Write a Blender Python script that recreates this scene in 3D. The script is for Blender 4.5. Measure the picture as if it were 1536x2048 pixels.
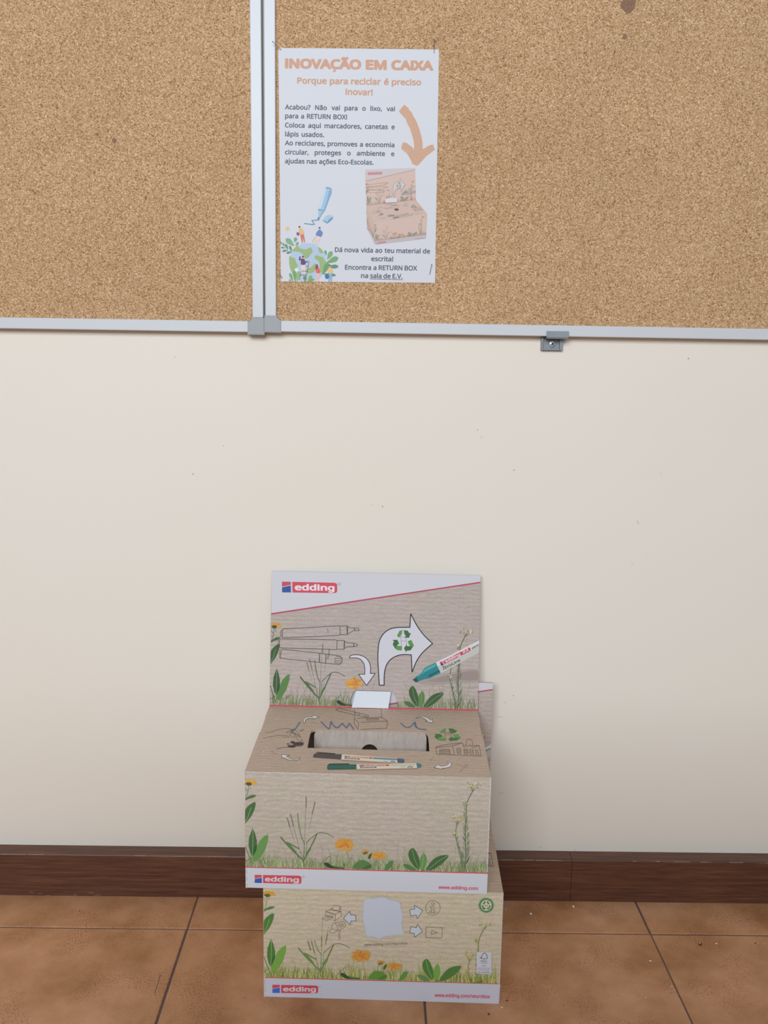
import bpy, bmesh, math, random
import numpy as np
from mathutils import Vector, Matrix
from mathutils.geometry import tessellate_polygon

for o in list(bpy.data.objects):
    bpy.data.objects.remove(o)
scene = bpy.context.scene
COL = scene.collection

# ------------------------------------------------------------------ camera
F_PX, PITCH, YAW, ROLL = 1849.97, 0.17134, 0.00845, 0.01608
CAM = Vector((0.0, -1.29718, 0.81195))
_cp, _sp, _cy, _sy = math.cos(PITCH), math.sin(PITCH), math.cos(YAW), math.sin(YAW)
_f = Vector((_sy * _cp, _cy * _cp, -_sp))
_r = Vector((_cy, -_sy, 0.0))
_u = _r.cross(_f)
_cr, _sr = math.cos(ROLL), math.sin(ROLL)
_r, _u = _cr * _r + _sr * _u, -_sr * _r + _cr * _u
cam_data = bpy.data.cameras.new('camera')
cam = bpy.data.objects.new('camera', cam_data)
COL.objects.link(cam)
M = Matrix.Identity(4)
for i in range(3):
    M[i][0], M[i][1], M[i][2], M[i][3] = _r[i], _u[i], -_f[i], CAM[i]
cam.matrix_world = M
cam_data.sensor_fit = 'VERTICAL'
cam_data.sensor_height = 36.0
cam_data.sensor_width = 27.0
cam_data.lens = F_PX / 2048 * 36.0
cam_data.clip_start = 0.02
scene.camera = cam

# ------------------------------------------------------------------ world, lights, exposure
w = bpy.data.worlds.new('room_light'); scene.world = w
w.use_nodes = True
w.node_tree.nodes['Background'].inputs[0].default_value = (0.80, 0.90, 1.06, 1)
w.node_tree.nodes['Background'].inputs[1].default_value = 0.295


def area(name, loc, target, sx, sy, power, col):
    d = bpy.data.lights.new(name, 'AREA'); d.shape = 'RECTANGLE'
    d.size, d.size_y, d.energy, d.color = sx, sy, power, col
    o = bpy.data.objects.new(name, d); COL.objects.link(o)
    o.location = loc
    o.rotation_euler = (Vector(target) - Vector(loc)).to_track_quat('-Z', 'Y').to_euler()
    return o


area('window_light', (-0.50, -3.6, 2.0), (0, 0, 0.85), 2.0, 1.15, 112, (0.855, 0.94, 1.05))
scene.view_settings.view_transform = 'Standard'
scene.view_settings.look = 'None'
scene.view_settings.exposure = 0.0
scene.view_settings.gamma = 1.0
scene.view_settings.use_curve_mapping = False
scene.cycles.use_denoising = True
scene.cycles.max_bounces = 6


# ------------------------------------------------------------------ helpers
def lin(c):
    if isinstance(c, str):
        c = tuple(int(c[i:i + 2], 16) / 255 for i in (1, 3, 5))
    return tuple(x / 12.92 if x <= 0.04045 else ((x + 0.055) / 1.055) ** 2.4 for x in c)


def mesh_obj(name, verts, faces, mat=None, parent=None, smooth=False, kind=None):
    m = bpy.data.meshes.new(name)
    m.from_pydata([tuple(v) for v in verts], [], faces)
    m.update()
    if mat: m.materials.append(mat)
    if smooth:
        for p in m.polygons: p.use_smooth = True
    o = bpy.data.objects.new(name, m); COL.objects.link(o)
    if parent: o.parent = parent
    if kind: o['kind'] = kind
    return o


def bm_obj(name, bm, mat=None, parent=None, smooth=False, kind=None):
    bmesh.ops.recalc_face_normals(bm, faces=bm.faces)
    m = bpy.data.meshes.new(name); bm.to_mesh(m); bm.free()
    if mat: m.materials.append(mat)
    if smooth:
        for p in m.polygons: p.use_smooth = True
    o = bpy.data.objects.new(name, m); COL.objects.link(o)
    if parent: o.parent = parent
    if kind: o['kind'] = kind
    return o


def empty(name, loc=(0, 0, 0), rz=0.0, parent=None):
    o = bpy.data.objects.new(name, None); COL.objects.link(o)
    o.empty_display_size = 0.02
    o.location = loc; o.rotation_euler = (0, 0, rz)
    if parent: o.parent = parent
    return o


def tag(o, label=None, cat=None, group=None, kind=None):
    if label: o['label'] = label
    if cat: o['category'] = cat
    if group: o['group'] = group
    if kind: o['kind'] = kind
    return o


def box_bm(x0, x1, y0, y1, z0, z1, bevel=0.0, seg=2, bm=None):
    own = bm is None
    b = bmesh.new()
    bmesh.ops.create_cube(b, size=1)
    for v in b.verts:
        v.co = Vector(((x0 + x1) / 2 + v.co.x * (x1 - x0), (y0 + y1) / 2 + v.co.y * (y1 - y0), (z0 + z1) / 2 + v.co.z * (z1 - z0)))
    if bevel:
        bmesh.ops.bevel(b, geom=b.edges[:], offset=bevel, segments=seg, affect='EDGES', profile=0.5)
    if own: return b
    m = bpy.data.meshes.new('tmp'); b.to_mesh(m); b.free(); bm.from_mesh(m); bpy.data.meshes.remove(m)
    return bm


def slab(name, outline, t, mat, parent, holes=(), origin=(0, 0, 0), ux=(1, 0, 0), uy=(0, 0, 1), un=(0, -1, 0)):
    """cardboard sheet: outline in the (ux, uy) plane, front face at origin, thickness t behind it"""
    loops = [list(outline)] + [list(h) for h in holes]
    O, X, Y, N = Vector(origin), Vector(ux), Vector(uy), Vector(un)
    flat = [p for l in loops for p in l]
    tris = tessellate_polygon([[Vector((p[0], p[1], 0)) for p in l] for l in loops])
    n = len(flat)
    V = [O + X * p[0] + Y * p[1] for p in flat] + [O + X * p[0] + Y * p[1] - N * t for p in flat]
    F = [tuple(tr) for tr in tris] + [tuple(i + n for i in reversed(tr)) for tr in tris]
    k = 0
    for l in loops:
        m = len(l)
        for i in range(m):
            a, b = k + i, k + (i + 1) % m
            F.append((a, b, b + n, a + n))
        k += m
    bm = bmesh.new()
    vs = [bm.verts.new(v) for v in V]
    for f in F:
        try: bm.faces.new([vs[i] for i in f])
        except ValueError: pass
    return bm_obj(name, bm, mat, parent)


# --- pixel of the photograph -> point of a known plane (used to measure positions)
def ray(x, y):
    return (_f + _r * ((x - 768) / F_PX) - _u * ((y - 1024) / F_PX)).normalized()


def on_y(x, y, Y=0.0):
    d = ray(x, y); return CAM + d * ((Y - CAM.y) / d.y)


def on_z(x, y, Z=0.0):
    d = ray(x, y); return CAM + d * ((Z - CAM.z) / d.z)


def homography(src, dst):
    A, b = [], []
    for (x, y), (u, v) in zip(src, dst):
        A.append([x, y, 1, 0, 0, 0, -u * x, -u * y]); b.append(u)
        A.append([0, 0, 0, x, y, 1, -v * x, -v * y]); b.append(v)
    h = np.linalg.solve(np.array(A, float), np.array(b, float))
    h = [float(q) for q in h]

    def fn(x, y):
        d = h[6] * x + h[7] * y + 1
        return ((h[0] * x + h[1] * y + h[2]) / d, (h[3] * x + h[4] * y + h[5]) / d)
    return fn


# ------------------------------------------------------------------ materials
def new_mat(name):
    m = bpy.data.materials.new(name); m.use_nodes = True
    return m, m.node_tree.nodes, m.node_tree.links, m.node_tree.nodes['Principled BSDF']


def texco(N, L, scale=(1, 1, 1)):
    t = N.new('ShaderNodeTexCoord'); mp = N.new('ShaderNodeMapping')
    mp.inputs['Scale'].default_value = scale
    L.new(t.outputs['Object'], mp.inputs[0]); return mp.outputs[0]


def noise(N, L, vec, scale, detail=3, rough=0.55):
    n = N.new('ShaderNodeTexNoise'); n.inputs['Scale'].default_value = scale
    n.inputs['Detail'].default_value = detail; n.inputs['Roughness'].default_value = rough
    L.new(vec, n.inputs['Vector']); return n.outputs[0]


def ramp(N, L, fac, stops):
    r = N.new('ShaderNodeValToRGB'); e = r.color_ramp.elements
    while len(e) < len(stops): e.new(0.5)
    for el, (p, c) in zip(e, stops):
        el.position = p; el.color = (*c, 1) if len(c) == 3 else c
    L.new(fac, r.inputs[0]); return r.outputs[0]


def mixc(N, L, a, b, fac, mode='MIX'):
    n = N.new('ShaderNodeMix'); n.data_type = 'RGBA'; n.blend_type = mode
    for s, v in ((n.inputs[0], fac), (n.inputs[6], a), (n.inputs[7], b)):
        if isinstance(v, (int, float)): s.default_value = v
        elif isinstance(v, tuple): s.default_value = (*v, 1) if len(v) == 3 else v
        else: L.new(v, s)
    return n.outputs[2]


def mathn(N, L, op, a, b=0.0):
    n = N.new('ShaderNodeMath'); n.operation = op
    for s, v in ((n.inputs[0], a), (n.inputs[1], b)):
        if isinstance(v, (int, float)): s.default_value = v
        else: L.new(v, s)
    return n.outputs[0]


def bump(N, L, B, h, strength, dist):
    b = N.new('ShaderNodeBump'); b.inputs['Strength'].default_value = strength
    b.inputs['Distance'].default_value = dist
    L.new(h, b.inputs['Height']); L.new(b.outputs[0], B.inputs['Normal'])


def plain(name, col, rough=0.6, metal=0.0, var=0.0, scale=40, bmp=0.0, spec=0.5):
    m, N, L, B = new_mat(name)
    B.inputs['Roughness'].default_value = rough; B.inputs['Metallic'].default_value = metal
    B.inputs['Specular IOR Level'].default_value = spec
    v = texco(N, L); n = noise(N, L, v, scale, 3)
    c = ramp(N, L, n, [(0.25, tuple(x * (1 - var) for x in col)), (0.75, tuple(min(1, x * (1 + var)) for x in col))])
    L.new(c, B.inputs['Base Color'])
    if bmp: bump(N, L, B, n, bmp, 0.001)
    return m


def kraft_pattern(N, L, side=False):
    """printed corrugated kraft: uneven horizontal ribs over crumpled fibres; returns a grey factor near 1 and a height"""
    t = N.new('ShaderNodeTexCoord')
    sep = N.new('ShaderNodeSeparateXYZ'); L.new(t.outputs['Object'], sep.inputs[0])
    s = mathn(N, L, 'ADD', sep.outputs[1], sep.outputs[2])
    comb = N.new('ShaderNodeCombineXYZ'); L.new(sep.outputs[1 if side else 0], comb.inputs[0]); L.new(sep.outputs[2] if side else s, comb.inputs[1])
    mp = N.new('ShaderNodeMapping'); mp.inputs['Scale'].default_value = (1, 3.2, 1); L.new(comb.outputs[0], mp.inputs[0])
    n1 = noise(N, L, mp.outputs[0], 90, 5, 0.68)
    mp2 = N.new('ShaderNodeMapping'); mp2.inputs['Scale'].default_value = (0.14, 1, 1); L.new(comb.outputs[0], mp2.inputs[0])
    n2 = noise(N, L, mp2.outputs[0], 260, 2, 0.5)
    n3 = noise(N, L, comb.outputs[0], 420, 4, 0.75)
    wv = N.new('ShaderNodeTexWave'); wv.wave_type = 'BANDS'; wv.bands_direction = 'Y'
    wv.inputs['Scale'].default_value = 46; wv.inputs['Distortion'].default_value = 4.0
    wv.inputs['Detail'].default_value = 2; wv.inputs['Detail Scale'].default_value = 1.6
    L.new(comb.outputs[0], wv.inputs['Vector'])
    h = mathn(N, L, 'ADD', mathn(N, L, 'MULTIPLY', n1, 0.9), mathn(N, L, 'MULTIPLY', n2, 0.5))
    h = mathn(N, L, 'ADD', h, mathn(N, L, 'MULTIPLY', n3, 1.15))
    h = mathn(N, L, 'ADD', h, mathn(N, L, 'MULTIPLY', mathn(N, L, 'MULTIPLY', wv.outputs[1], n1), 0.45))
    fac = mathn(N, L, 'ADD', mathn(N, L, 'MULTIPLY', mathn(N, L, 'SUBTRACT', h, 1.39), 0.44), 1.0)
    return fac, h


def kraft(name, col, rough=0.62, side=False):
    m, N, L, B = new_mat(name)
    B.inputs['Roughness'].default_value = rough; B.inputs['Specular IOR Level'].default_value = 0.3
    fac, h = kraft_pattern(N, L, side)
    v = texco(N, L); big = noise(N, L, v, 14, 3)
    tint = ramp(N, L, big, [(0.3, tuple(c * f for c, f in zip(col, (1.03, 0.99, 1.03)))), (0.7, tuple(c * f for c, f in zip(col, (0.97, 1.0, 0.95))))])
    out = mixc(N, L, tint, fac, 1.0, 'MULTIPLY')
    L.new(out, B.inputs['Base Color'])
    bump(N, L, B, h, 0.45, 0.0006)
    return m


INK, _N, _L, _B = new_mat('printed_ink')
_a = _N.new('ShaderNodeAttribute'); _a.attribute_name = 'ink'
_L.new(_a.outputs['Color'], _B.inputs['Base Color'])
_B.inputs['Roughness'].default_value = 0.5; _B.inputs['Specular IOR Level'].default_value = 0.3

# cork
CORK, N, L, B = new_mat('cork')
v = texco(N, L)
vo = N.new('ShaderNodeTexVoronoi'); vo.inputs['Scale'].default_value = 760; L.new(v, vo.inputs['Vector'])
sepc = N.new('ShaderNodeSeparateColor'); L.new(vo.outputs['Color'], sepc.inputs[0])
gran = ramp(N, L, sepc.outputs[0], [(0.0, (0.30, 0.15, 0.06)), (0.14, (0.47, 0.27, 0.125)), (0.5, (0.59, 0.36, 0.19)), (0.85, (0.68, 0.435, 0.24)), (1.0, (0.85, 0.60, 0.37))])
n2 = noise(N, L, v, 900, 3, 0.7)
g2 = ramp(N, L, n2, [(0.34, (0.60, 0.57, 0.53)), (0.50, (1, 1, 1)), (0.7, (1.2, 1.2, 1.18))])
c = mixc(N, L, gran, g2, 1.0, 'MULTIPLY')
big = noise(N, L, v, 6, 4)
c = mixc(N, L, c, ramp(N, L, big, [(0.3, (0.93, 0.92, 0.90)), (0.7, (1.04, 1.04, 1.04))]), 1.0, 'MULTIPLY')
fl = noise(N, L, v, 190, 2)
c = mixc(N, L, c, ramp(N, L, fl, [(0.24, (0.6, 0.52, 0.45)), (0.34, (1, 1, 1))]), 1.0, 'MULTIPLY')
L.new(c, B.inputs['Base Color']); B.inputs['Roughness'].default_value = 0.85; B.inputs['Specular IOR Level'].default_value = 0.15
bump(N, L, B, n2, 0.5, 0.0006)

# wall paint
WALL, N, L, B = new_mat('cream_wall_paint')
v = texco(N, L)
big = noise(N, L, v, 2.2, 4)
c = ramp(N, L, big, [(0.3, (0.865, 0.782, 0.645)), (0.5, (0.87, 0.79, 0.66)), (0.7, (0.875, 0.795, 0.67))])
L.new(c, B.inputs['Base Color']); B.inputs['Roughness'].default_value = 0.55; B.inputs['Specular IOR Level'].default_value = 0.25
bump(N, L, B, noise(N, L, v, 9, 3), 0.25, 0.002)

# terracotta tiles
TILE, N, L, B = new_mat('glazed_terracotta')
t = N.new('ShaderNodeTexCoord'); oi = N.new('ShaderNodeObjectInfo')
addv = N.new('ShaderNodeVectorMath'); addv.operation = 'ADD'
sc_ = N.new('ShaderNodeVectorMath'); sc_.operation = 'SCALE'; sc_.inputs['Scale'].default_value = 0.9
L.new(oi.outputs['Location'], sc_.inputs[0]); L.new(t.outputs['Object'], addv.inputs[0]); L.new(sc_.outputs[0], addv.inputs[1])
v = addv.outputs[0]
a1 = noise(N, L, v, 9, 4, 0.6)
base = ramp(N, L, a1, [(0.25, (0.37, 0.155, 0.062)), (0.42, (0.53, 0.25, 0.105)), (0.56, (0.65, 0.32, 0.155)), (0.75, (0.76, 0.41, 0.225))])
patch = ramp(N, L, noise(N, L, v, 13, 3, 0.5), [(0.48, (0, 0, 0)), (0.62, (1, 1, 1))])
spk = ramp(N, L, noise(N, L, v, 420, 4, 0.65), [(0.38, (1, 1, 1)), (0.5, (0, 0, 0))])
f = mixc(N, L, (0, 0, 0), patch, spk)
base = mixc(N, L, base, (0.33, 0.115, 0.045), mathn(N, L, 'MULTIPLY', f, 0.8))
spk2 = ramp(N, L, noise(N, L, v, 150, 2, 0.5), [(0.22, (1, 1, 1)), (0.26, (0, 0, 0))])
base = mixc(N, L, base, (0.15, 0.05, 0.03), mathn(N, L, 'MULTIPLY', spk2, 0.7))
fine = noise(N, L, v, 700, 2)
base = mixc(N, L, base, ramp(N, L, fine, [(0.3, (0.86, 0.86, 0.86)), (0.7, (1.1, 1.1, 1.1))]), 1.0, 'MULTIPLY')
L.new(base, B.inputs['Base Color']); B.inputs['Roughness'].default_value = 0.5
B.inputs['Specular IOR Level'].default_value = 0.3
bump(N, L, B, mathn(N, L, 'ADD', noise(N, L, v, 60, 4), mathn(N, L, 'MULTIPLY', spk, -0.3)), 0.25, 0.0012)

GROUT = plain('tile_grout', (0.14, 0.09, 0.08), 0.9, 0, 0.25, 60, 0.2)

# stained wood baseboard
WOOD, N, L, B = new_mat('dark_stained_wood')
v = texco(N, L, (1, 22, 22)); oi = N.new('ShaderNodeObjectInfo')
g = noise(N, L, v, 9, 6, 0.65)
c = ramp(N, L, g, [(0.3, (0.085, 0.028, 0.015)), (0.48, (0.125, 0.047, 0.024)), (0.62, (0.165, 0.064, 0.030)), (0.8, (0.235, 0.10, 0.045))])
v2 = texco(N, L, (1.2, 30, 30)); g2 = noise(N, L, v2, 22, 3, 0.6)
c = mixc(N, L, c, ramp(N, L, g2, [(0.3, (0.72, 0.72, 0.72)), (0.7, (1.25, 1.25, 1.25))]), 1.0, 'MULTIPLY')
c = mixc(N, L, c, (0.07, 0.03, 0.02), mathn(N, L, 'MULTIPLY', oi.outputs['Random'], 0.12))
L.new(c, B.inputs['Base Color']); B.inputs['Roughness'].default_value = 0.42
bump(N, L, B, g2, 0.15, 0.001)

ALU = plain('white_lacquered_aluminium', (0.65, 0.65, 0.635), 0.38, 0.0, 0.015, 8)
CAP = plain('grey_plastic', (0.365, 0.37, 0.355), 0.5, 0, 0.03, 30)
CLIP = plain('dark_grey_plastic', (0.27, 0.30, 0.315), 0.55, 0, 0.06, 60)
SCREW = plain('zinc_screw', (0.62, 0.66, 0.64), 0.35, 0.6, 0.1, 300)
NEEDLE = plain('steel_needle', (0.20, 0.19, 0.22), 0.4, 0.6, 0.05, 30)
PAPER = plain('poster_paper', (0.71, 0.70, 0.70), 0.5, 0, 0.006, 5, spec=0.3)
BOARD_CORE = plain('brown_cardboard', (0.50, 0.385, 0.27), 0.85, 0, 0.08, 160, 0.2)
WHITE_CARD = plain('white_card', (0.80, 0.81, 0.82), 0.5, 0, 0.01, 20)
K_PANEL = kraft('kraft_print_display', (0.525, 0.43, 0.365))
K_TOP = kraft('kraft_print_lid', (0.58, 0.434, 0.318))
K_SIDE = kraft('kraft_print_side', (0.60, 0.49, 0.38), side=True)
K_FRONT = kraft('kraft_print_front', (0.635, 0.55, 0.43))
K_LOW = kraft('kraft_print_lower', (0.80, 0.70, 0.49))
LINER, N, L, B = new_mat('inner_liner_cardboard')
v = texco(N, L, (3, 1, 1)); n_ = noise(N, L, v, 60, 5, 0.7)
L.new(ramp(N, L, n_, [(0.3, (0.53, 0.42, 0.335)), (0.7, (0.68, 0.57, 0.475))]), B.inputs['Base Color'])
B.inputs['Roughness'].default_value = 0.85
bump(N, L, B, n_, 0.3, 0.0008)
DARK = plain('dark_inside', (0.03, 0.028, 0.026), 0.95)
CRUMB = plain('white_plaster', (0.80, 0.76, 0.72), 0.8, 0, 0.1, 400)
DARKCRUMB = plain('dark_grit', (0.09, 0.05, 0.04), 0.8, 0, 0.2, 400)
DESK_WOOD = plain('beech_laminate', (0.55, 0.42, 0.28), 0.5, 0, 0.1, 12)
STEEL = plain('dark_painted_steel', (0.10, 0.11, 0.12), 0.4, 0.2)

# ------------------------------------------------------------------ printed artwork
FONTCACHE = {}
FONTS = {}
for _k, _fn in (('sans', 'NotoSansHebrew-Regular.woff2'),):
    try:  # Blender's own bundled typefaces
        FONTS[_k] = bpy.data.fonts.load(bpy.utils.resource_path('LOCAL') + '/datafiles/fonts/' + _fn)
    except Exception:
        FONTS[_k] = None


def glyph_mesh(s, font='sans', res=3):
    k = (s, font)
    if k in FONTCACHE: return FONTCACHE[k]
    c = bpy.data.curves.new('t', 'FONT'); c.body = s; c.resolution_u = res; c.size = 1.0
    if FONTS.get(font): c.font = FONTS[font]
    o = bpy.data.objects.new('t', c); COL.objects.link(o)
    m = bpy.data.meshes.new_from_object(o)
    V = [tuple(v.co[:2]) for v in m.vertices]
    if s[:1] == 'l' and s[1:2].isupper() or s == 'CAlXA':   # plain bar capital I: the bar of a small l cut to capital height
        V = [(x, 0.573 if 0.600 < y < 0.620 else y) for x, y in V]
    m.calc_loop_triangles(); Fc = []
    for t in m.loop_triangles:
        a, b, d = (V[i] for i in t.vertices)
        ar = (b[0] - a[0]) * (d[1] - a[1]) - (b[1] - a[1]) * (d[0] - a[0])
        if abs(ar) > 2e-6: Fc.append(tuple(t.vertices) if ar > 0 else tuple(reversed(t.vertices)))
    bpy.data.objects.remove(o); bpy.data.meshes.remove(m); bpy.data.curves.remove(c)
    FONTCACHE[k] = (V, Fc); return V, Fc


def extent(s, font='sans'):
    V, _ = glyph_mesh(s, font)
    return min(v[0] for v in V), max(v[0] for v in V)


SPACE = (extent('n n')[1] - extent('n n')[0]) - 2 * (extent('n')[1] - extent('n')[0])


def inside(x, y, poly):
    c = False; j = len(poly) - 1
    for i in range(len(poly)):
        (a, b), (p, q) = poly[i], poly[j]
        if (b > y) != (q > y) and x < (p - a) * (y - b) / (q - b) + a: c = not c
        j = i
    return c


class Art:
    """flat print: shapes given in pixels of the photograph, laid on a face of the thing in its own metres"""

    def __init__(self, fn, light, origin, ux, uy, un, tintf=None):
        self.fn, self.light, self.tintf = fn, light, tintf
        self.O, self.X, self.Y, self.N = Vector(origin), Vector(ux), Vector(uy), Vector(un)
        self.V, self.F, self.C = [], [], []
        self.base, self.k = 0, 0
        self.mask = None

    def layer(self, n): self.base = n; return self

    def col(self, c):
        c = lin(c)
        if self.tintf: c = self.tintf(c)
        a = [x / l for x, l in zip(c, self.light)]
        k = min(1.0, 0.88 / max(a))
        return tuple(x * k for x in a)

    def pt(self, x, y, z):
        a, b = self.fn(x, y)
        return self.O + self.X * a + self.Y * b + self.N * z

    def z(self):
        self.k = (self.k + 1) % 40
        return 0.00006 + self.base * 0.00010 + self.k * 0.0000022

    def raw(self, pts, faces, c):
        if self.mask:
            keep = [f for f in faces if not inside(sum(pts[i][0] for i in f) / len(f), sum(pts[i][1] for i in f) / len(f), self.mask)]
            if not keep: return
            faces = keep
        z = self.z(); n = len(self.V)
        self.V += [self.pt(x, y, z) for x, y in pts]
        c = self.col(c)
        for f in faces: self.F.append(tuple(i + n for i in f)); self.C.append(c)

    def poly(self, pts, c): self.raw(pts, [tuple(range(len(pts)))], c)

    def tpoly(self, pts, c):
        tr = tessellate_polygon([[Vector((x, y, 0)) for x, y in pts]])
        self.raw(pts, [tuple(t) for t in tr], c)

    def stroke(self, pts, w, c, w2=None, closed=False):
        pts = [Vector(p) for p in pts]
        pts = [p for i, p in enumerate(pts) if i == 0 or (p - pts[i - 1]).length > 1e-4]
        if closed and (pts[0] - pts[-1]).length < 1e-4: pts.pop()
        m = len(pts)
        corner = [i for i in (range(m) if closed else range(1, m - 1)) if (pts[i] - pts[i - 1]).normalized().dot((pts[(i + 1) % m] - pts[i]).normalized()) < 0.6]
        if corner and not callable(w):
            if closed: pts = pts[corner[0]:] + pts[:corner[0] + 1]; cuts = [i - corner[0] for i in corner] + [m]
            else: cuts = [0] + corner + [m - 1]
            if closed: cuts = [0] + cuts[1:]
            for a, b in zip(cuts[:-1], cuts[1:]):
                if b > a: self.stroke(pts[a:b + 1], w, c, None if w2 is None else w2)
            for i in set(cuts):
                p = pts[min(i, len(pts) - 1)]
                self.raw([(p.x + w / 2 * math.cos(t * math.pi / 4), p.y + w / 2 * math.sin(t * math.pi / 4)) for t in range(8)], [tuple(range(8))], c)
            return
        if closed: pts = pts + [pts[0]]
        n = len(pts); L_, R_ = [], []
        for i, p in enumerate(pts):
            a = pts[max(0, i - 1)]; b = pts[min(n - 1, i + 1)]
            if closed and i in (0, n - 1): a, b = pts[-2], pts[1]
            d = (b - a); d = d.normalized() if d.length > 1e-9 else Vector((1, 0))
            nn = Vector((-d.y, d.x))
            t = i / (n - 1)
            ww = (w if w2 is None else (w(t) if callable(w) else w + (w2 - w) * t)) if not callable(w) else w(t)
            k = 1.0
            if 0 < i < n - 1:
                d1 = (pts[i] - pts[i - 1]).normalized(); d2 = (pts[i + 1] - pts[i]).normalized()
                cs = max(0.35, math.sqrt(max(0.0, (1 + d1.dot(d2)) / 2))); k = 1 / cs
            L_.append(p + nn * ww / 2 * k); R_.append(p - nn * ww / 2 * k)
        self.raw([tuple(p) for p in L_ + R_], [(i, i + 1, n + i + 1, n + i) for i in range(n - 1)], c)

    def glyphs(self, V, Fc, fn, c, r, copies=8):
        """letters thickened by r (font units) by printing them several times over"""
        sh = [(0, 0)] + ([(r * math.cos(2 * math.pi * i / copies), r * math.sin(2 * math.pi * i / copies)) for i in range(copies)] if r else [])
        for dx, dy in sh: self.raw([fn(x + dx, y + dy) for x, y in V], Fc, c)

    def text(self, s, x0, y0, x1, y1, cap, c, off=0.0, squeeze=False, skew=0.0, font='sans', copies=8):
        """s with its baseline from (x0,y0) to (x1,y1), capital height cap, in pixels; words spread to fill the line"""
        P0, P1 = Vector((x0, y0)), Vector((x1, y1))
        D = (P1 - P0); W = D.length; D = D / W; U = Vector((D.y, -D.x))
        sc = cap / max(v[1] for v in glyph_mesh('H', font)[0])
        words = [s] if squeeze else s.split(' ')
        ws = [extent(q, font) for q in words]
        tot = sum(b - a for a, b in ws)
        if len(words) == 1:
            xs = W / tot; gap = 0
        else:
            xs = sc * 1.03; gap = (W - tot * xs) / (len(words) - 1)
            want = SPACE * sc
            if gap < want * 0.8 or gap > want * 3.6 or (font != 'sans') or cap > 9.5:
                xs = W / (tot + SPACE * (len(words) - 1)); gap = SPACE * xs
        cur = 0.0
        for q, (a, b) in zip(words, ws):
            V, Fc = glyph_mesh(q, font)
            self.glyphs(V, Fc, lambda vx, vy: tuple(P0 + D * (cur + (vx - a) * xs + vy * sc * skew) + U * (vy * sc)), c, off, copies)
            cur += (b - a) * xs + gap

    def build(self, name, parent, mat=None):
        if not self.V: return None
        m = bpy.data.meshes.new(name)
        m.from_pydata([tuple(v) for v in self.V], [], self.F)
        ca = m.color_attributes.new('ink', 'FLOAT_COLOR', 'CORNER')
        buf = []
        for p, c in zip(m.polygons, self.C): buf += [c[0], c[1], c[2], 1.0] * p.loop_total
        ca.data.foreach_set('color', buf)
        m.materials.append(mat or INK)
        o = bpy.data.objects.new(name, m); COL.objects.link(o); o.parent = parent
        return o

    def sub(self):
        return Art(self.fn, self.light, self.O, self.X, self.Y, self.N, self.tintf)


def zc(ox, oy, s):
    return lambda pts: [(ox + x / s, oy + y / s) for x, y in pts]


def bez(p0, p1, p2, n=8):
    return [((1 - t) ** 2 * p0[0] + 2 * t * (1 - t) * p1[0] + t * t * p2[0], (1 - t) ** 2 * p0[1] + 2 * t * (1 - t) * p1[1] + t * t * p2[1]) for t in [i / n for i in range(n + 1)]]


def smooth_path(pts, n=5, closed=False):
    P = list(pts); m = len(P); out = []
    rng = range(m if closed else m - 1)
    for i in rng:
        if closed: p0, p1, p2, p3 = P[i - 1], P[i], P[(i + 1) % m], P[(i + 2) % m]
        else: p0, p1, p2, p3 = P[max(0, i - 1)], P[i], P[i + 1], P[min(m - 1, i + 2)]
        for k in range(n):
            t = k / n
            out.append(tuple(0.5 * (2 * p1[j] + (p2[j] - p0[j]) * t + (2 * p0[j] - 5 * p1[j] + 4 * p2[j] - p3[j]) * t * t + (3 * p1[j] - p0[j] - 3 * p2[j] + p3[j]) * t ** 3) for j in (0, 1)))
    if not closed: out.append(tuple(P[-1]))
    return out


def logo(A, q, reg=True):
    """company badge in the quad q = TL, TR, BR, BL (pixels): square red over blue, then a red plate with white letters"""
    H = homography([(0, 0), (4.62, 0), (4.62, 1), (0, 1)], q)
    T = lambda pts: [H(*p) for p in pts]
    A.layer(1)
    A.poly(T([(0, 0), (0.72, 0), (0.72, 0.28), (0, 0.47)]), '#c4485c')
    A.poly(T([(0, 0.53), (0.72, 0.34), (0.72, 1), (0, 1)]), '#31529a')
    c = [(0.84, 0), (4.3, 0)] + bez((4.3, 0), (4.62, 0), (4.62, 0.25), 4)[1:] + bez((4.62, 0.75), (4.62, 1), (4.3, 1), 4) + [(0.84, 1)]
    A.poly(T(c), '#cc4a5c')
    A.layer(2)
    V, Fc = glyph_mesh('edding')
    a, b = extent('edding')
    hi = max(v[1] for v in V)
    A.glyphs(V, Fc, lambda x, y: H(1.08 + (x - a) / (b - a) * 3.26, 0.755 - y / hi * 0.56), '#ece4ea', 0.037, 10)
    if reg:
        cx, cy, r = 4.80, 0.12, 0.135
        A.stroke(T([(cx + r * math.cos(t * math.pi / 6), cy + r * math.sin(t * math.pi / 6)) for t in range(12)]), 0.5, '#6f8f96', closed=True)
        V, Fc = glyph_mesh('R')
        A.raw([H(cx - 0.06 + x * 0.2, cy + 0.07 - y * 0.2) for x, y in V], Fc, '#6f8f96')


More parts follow.
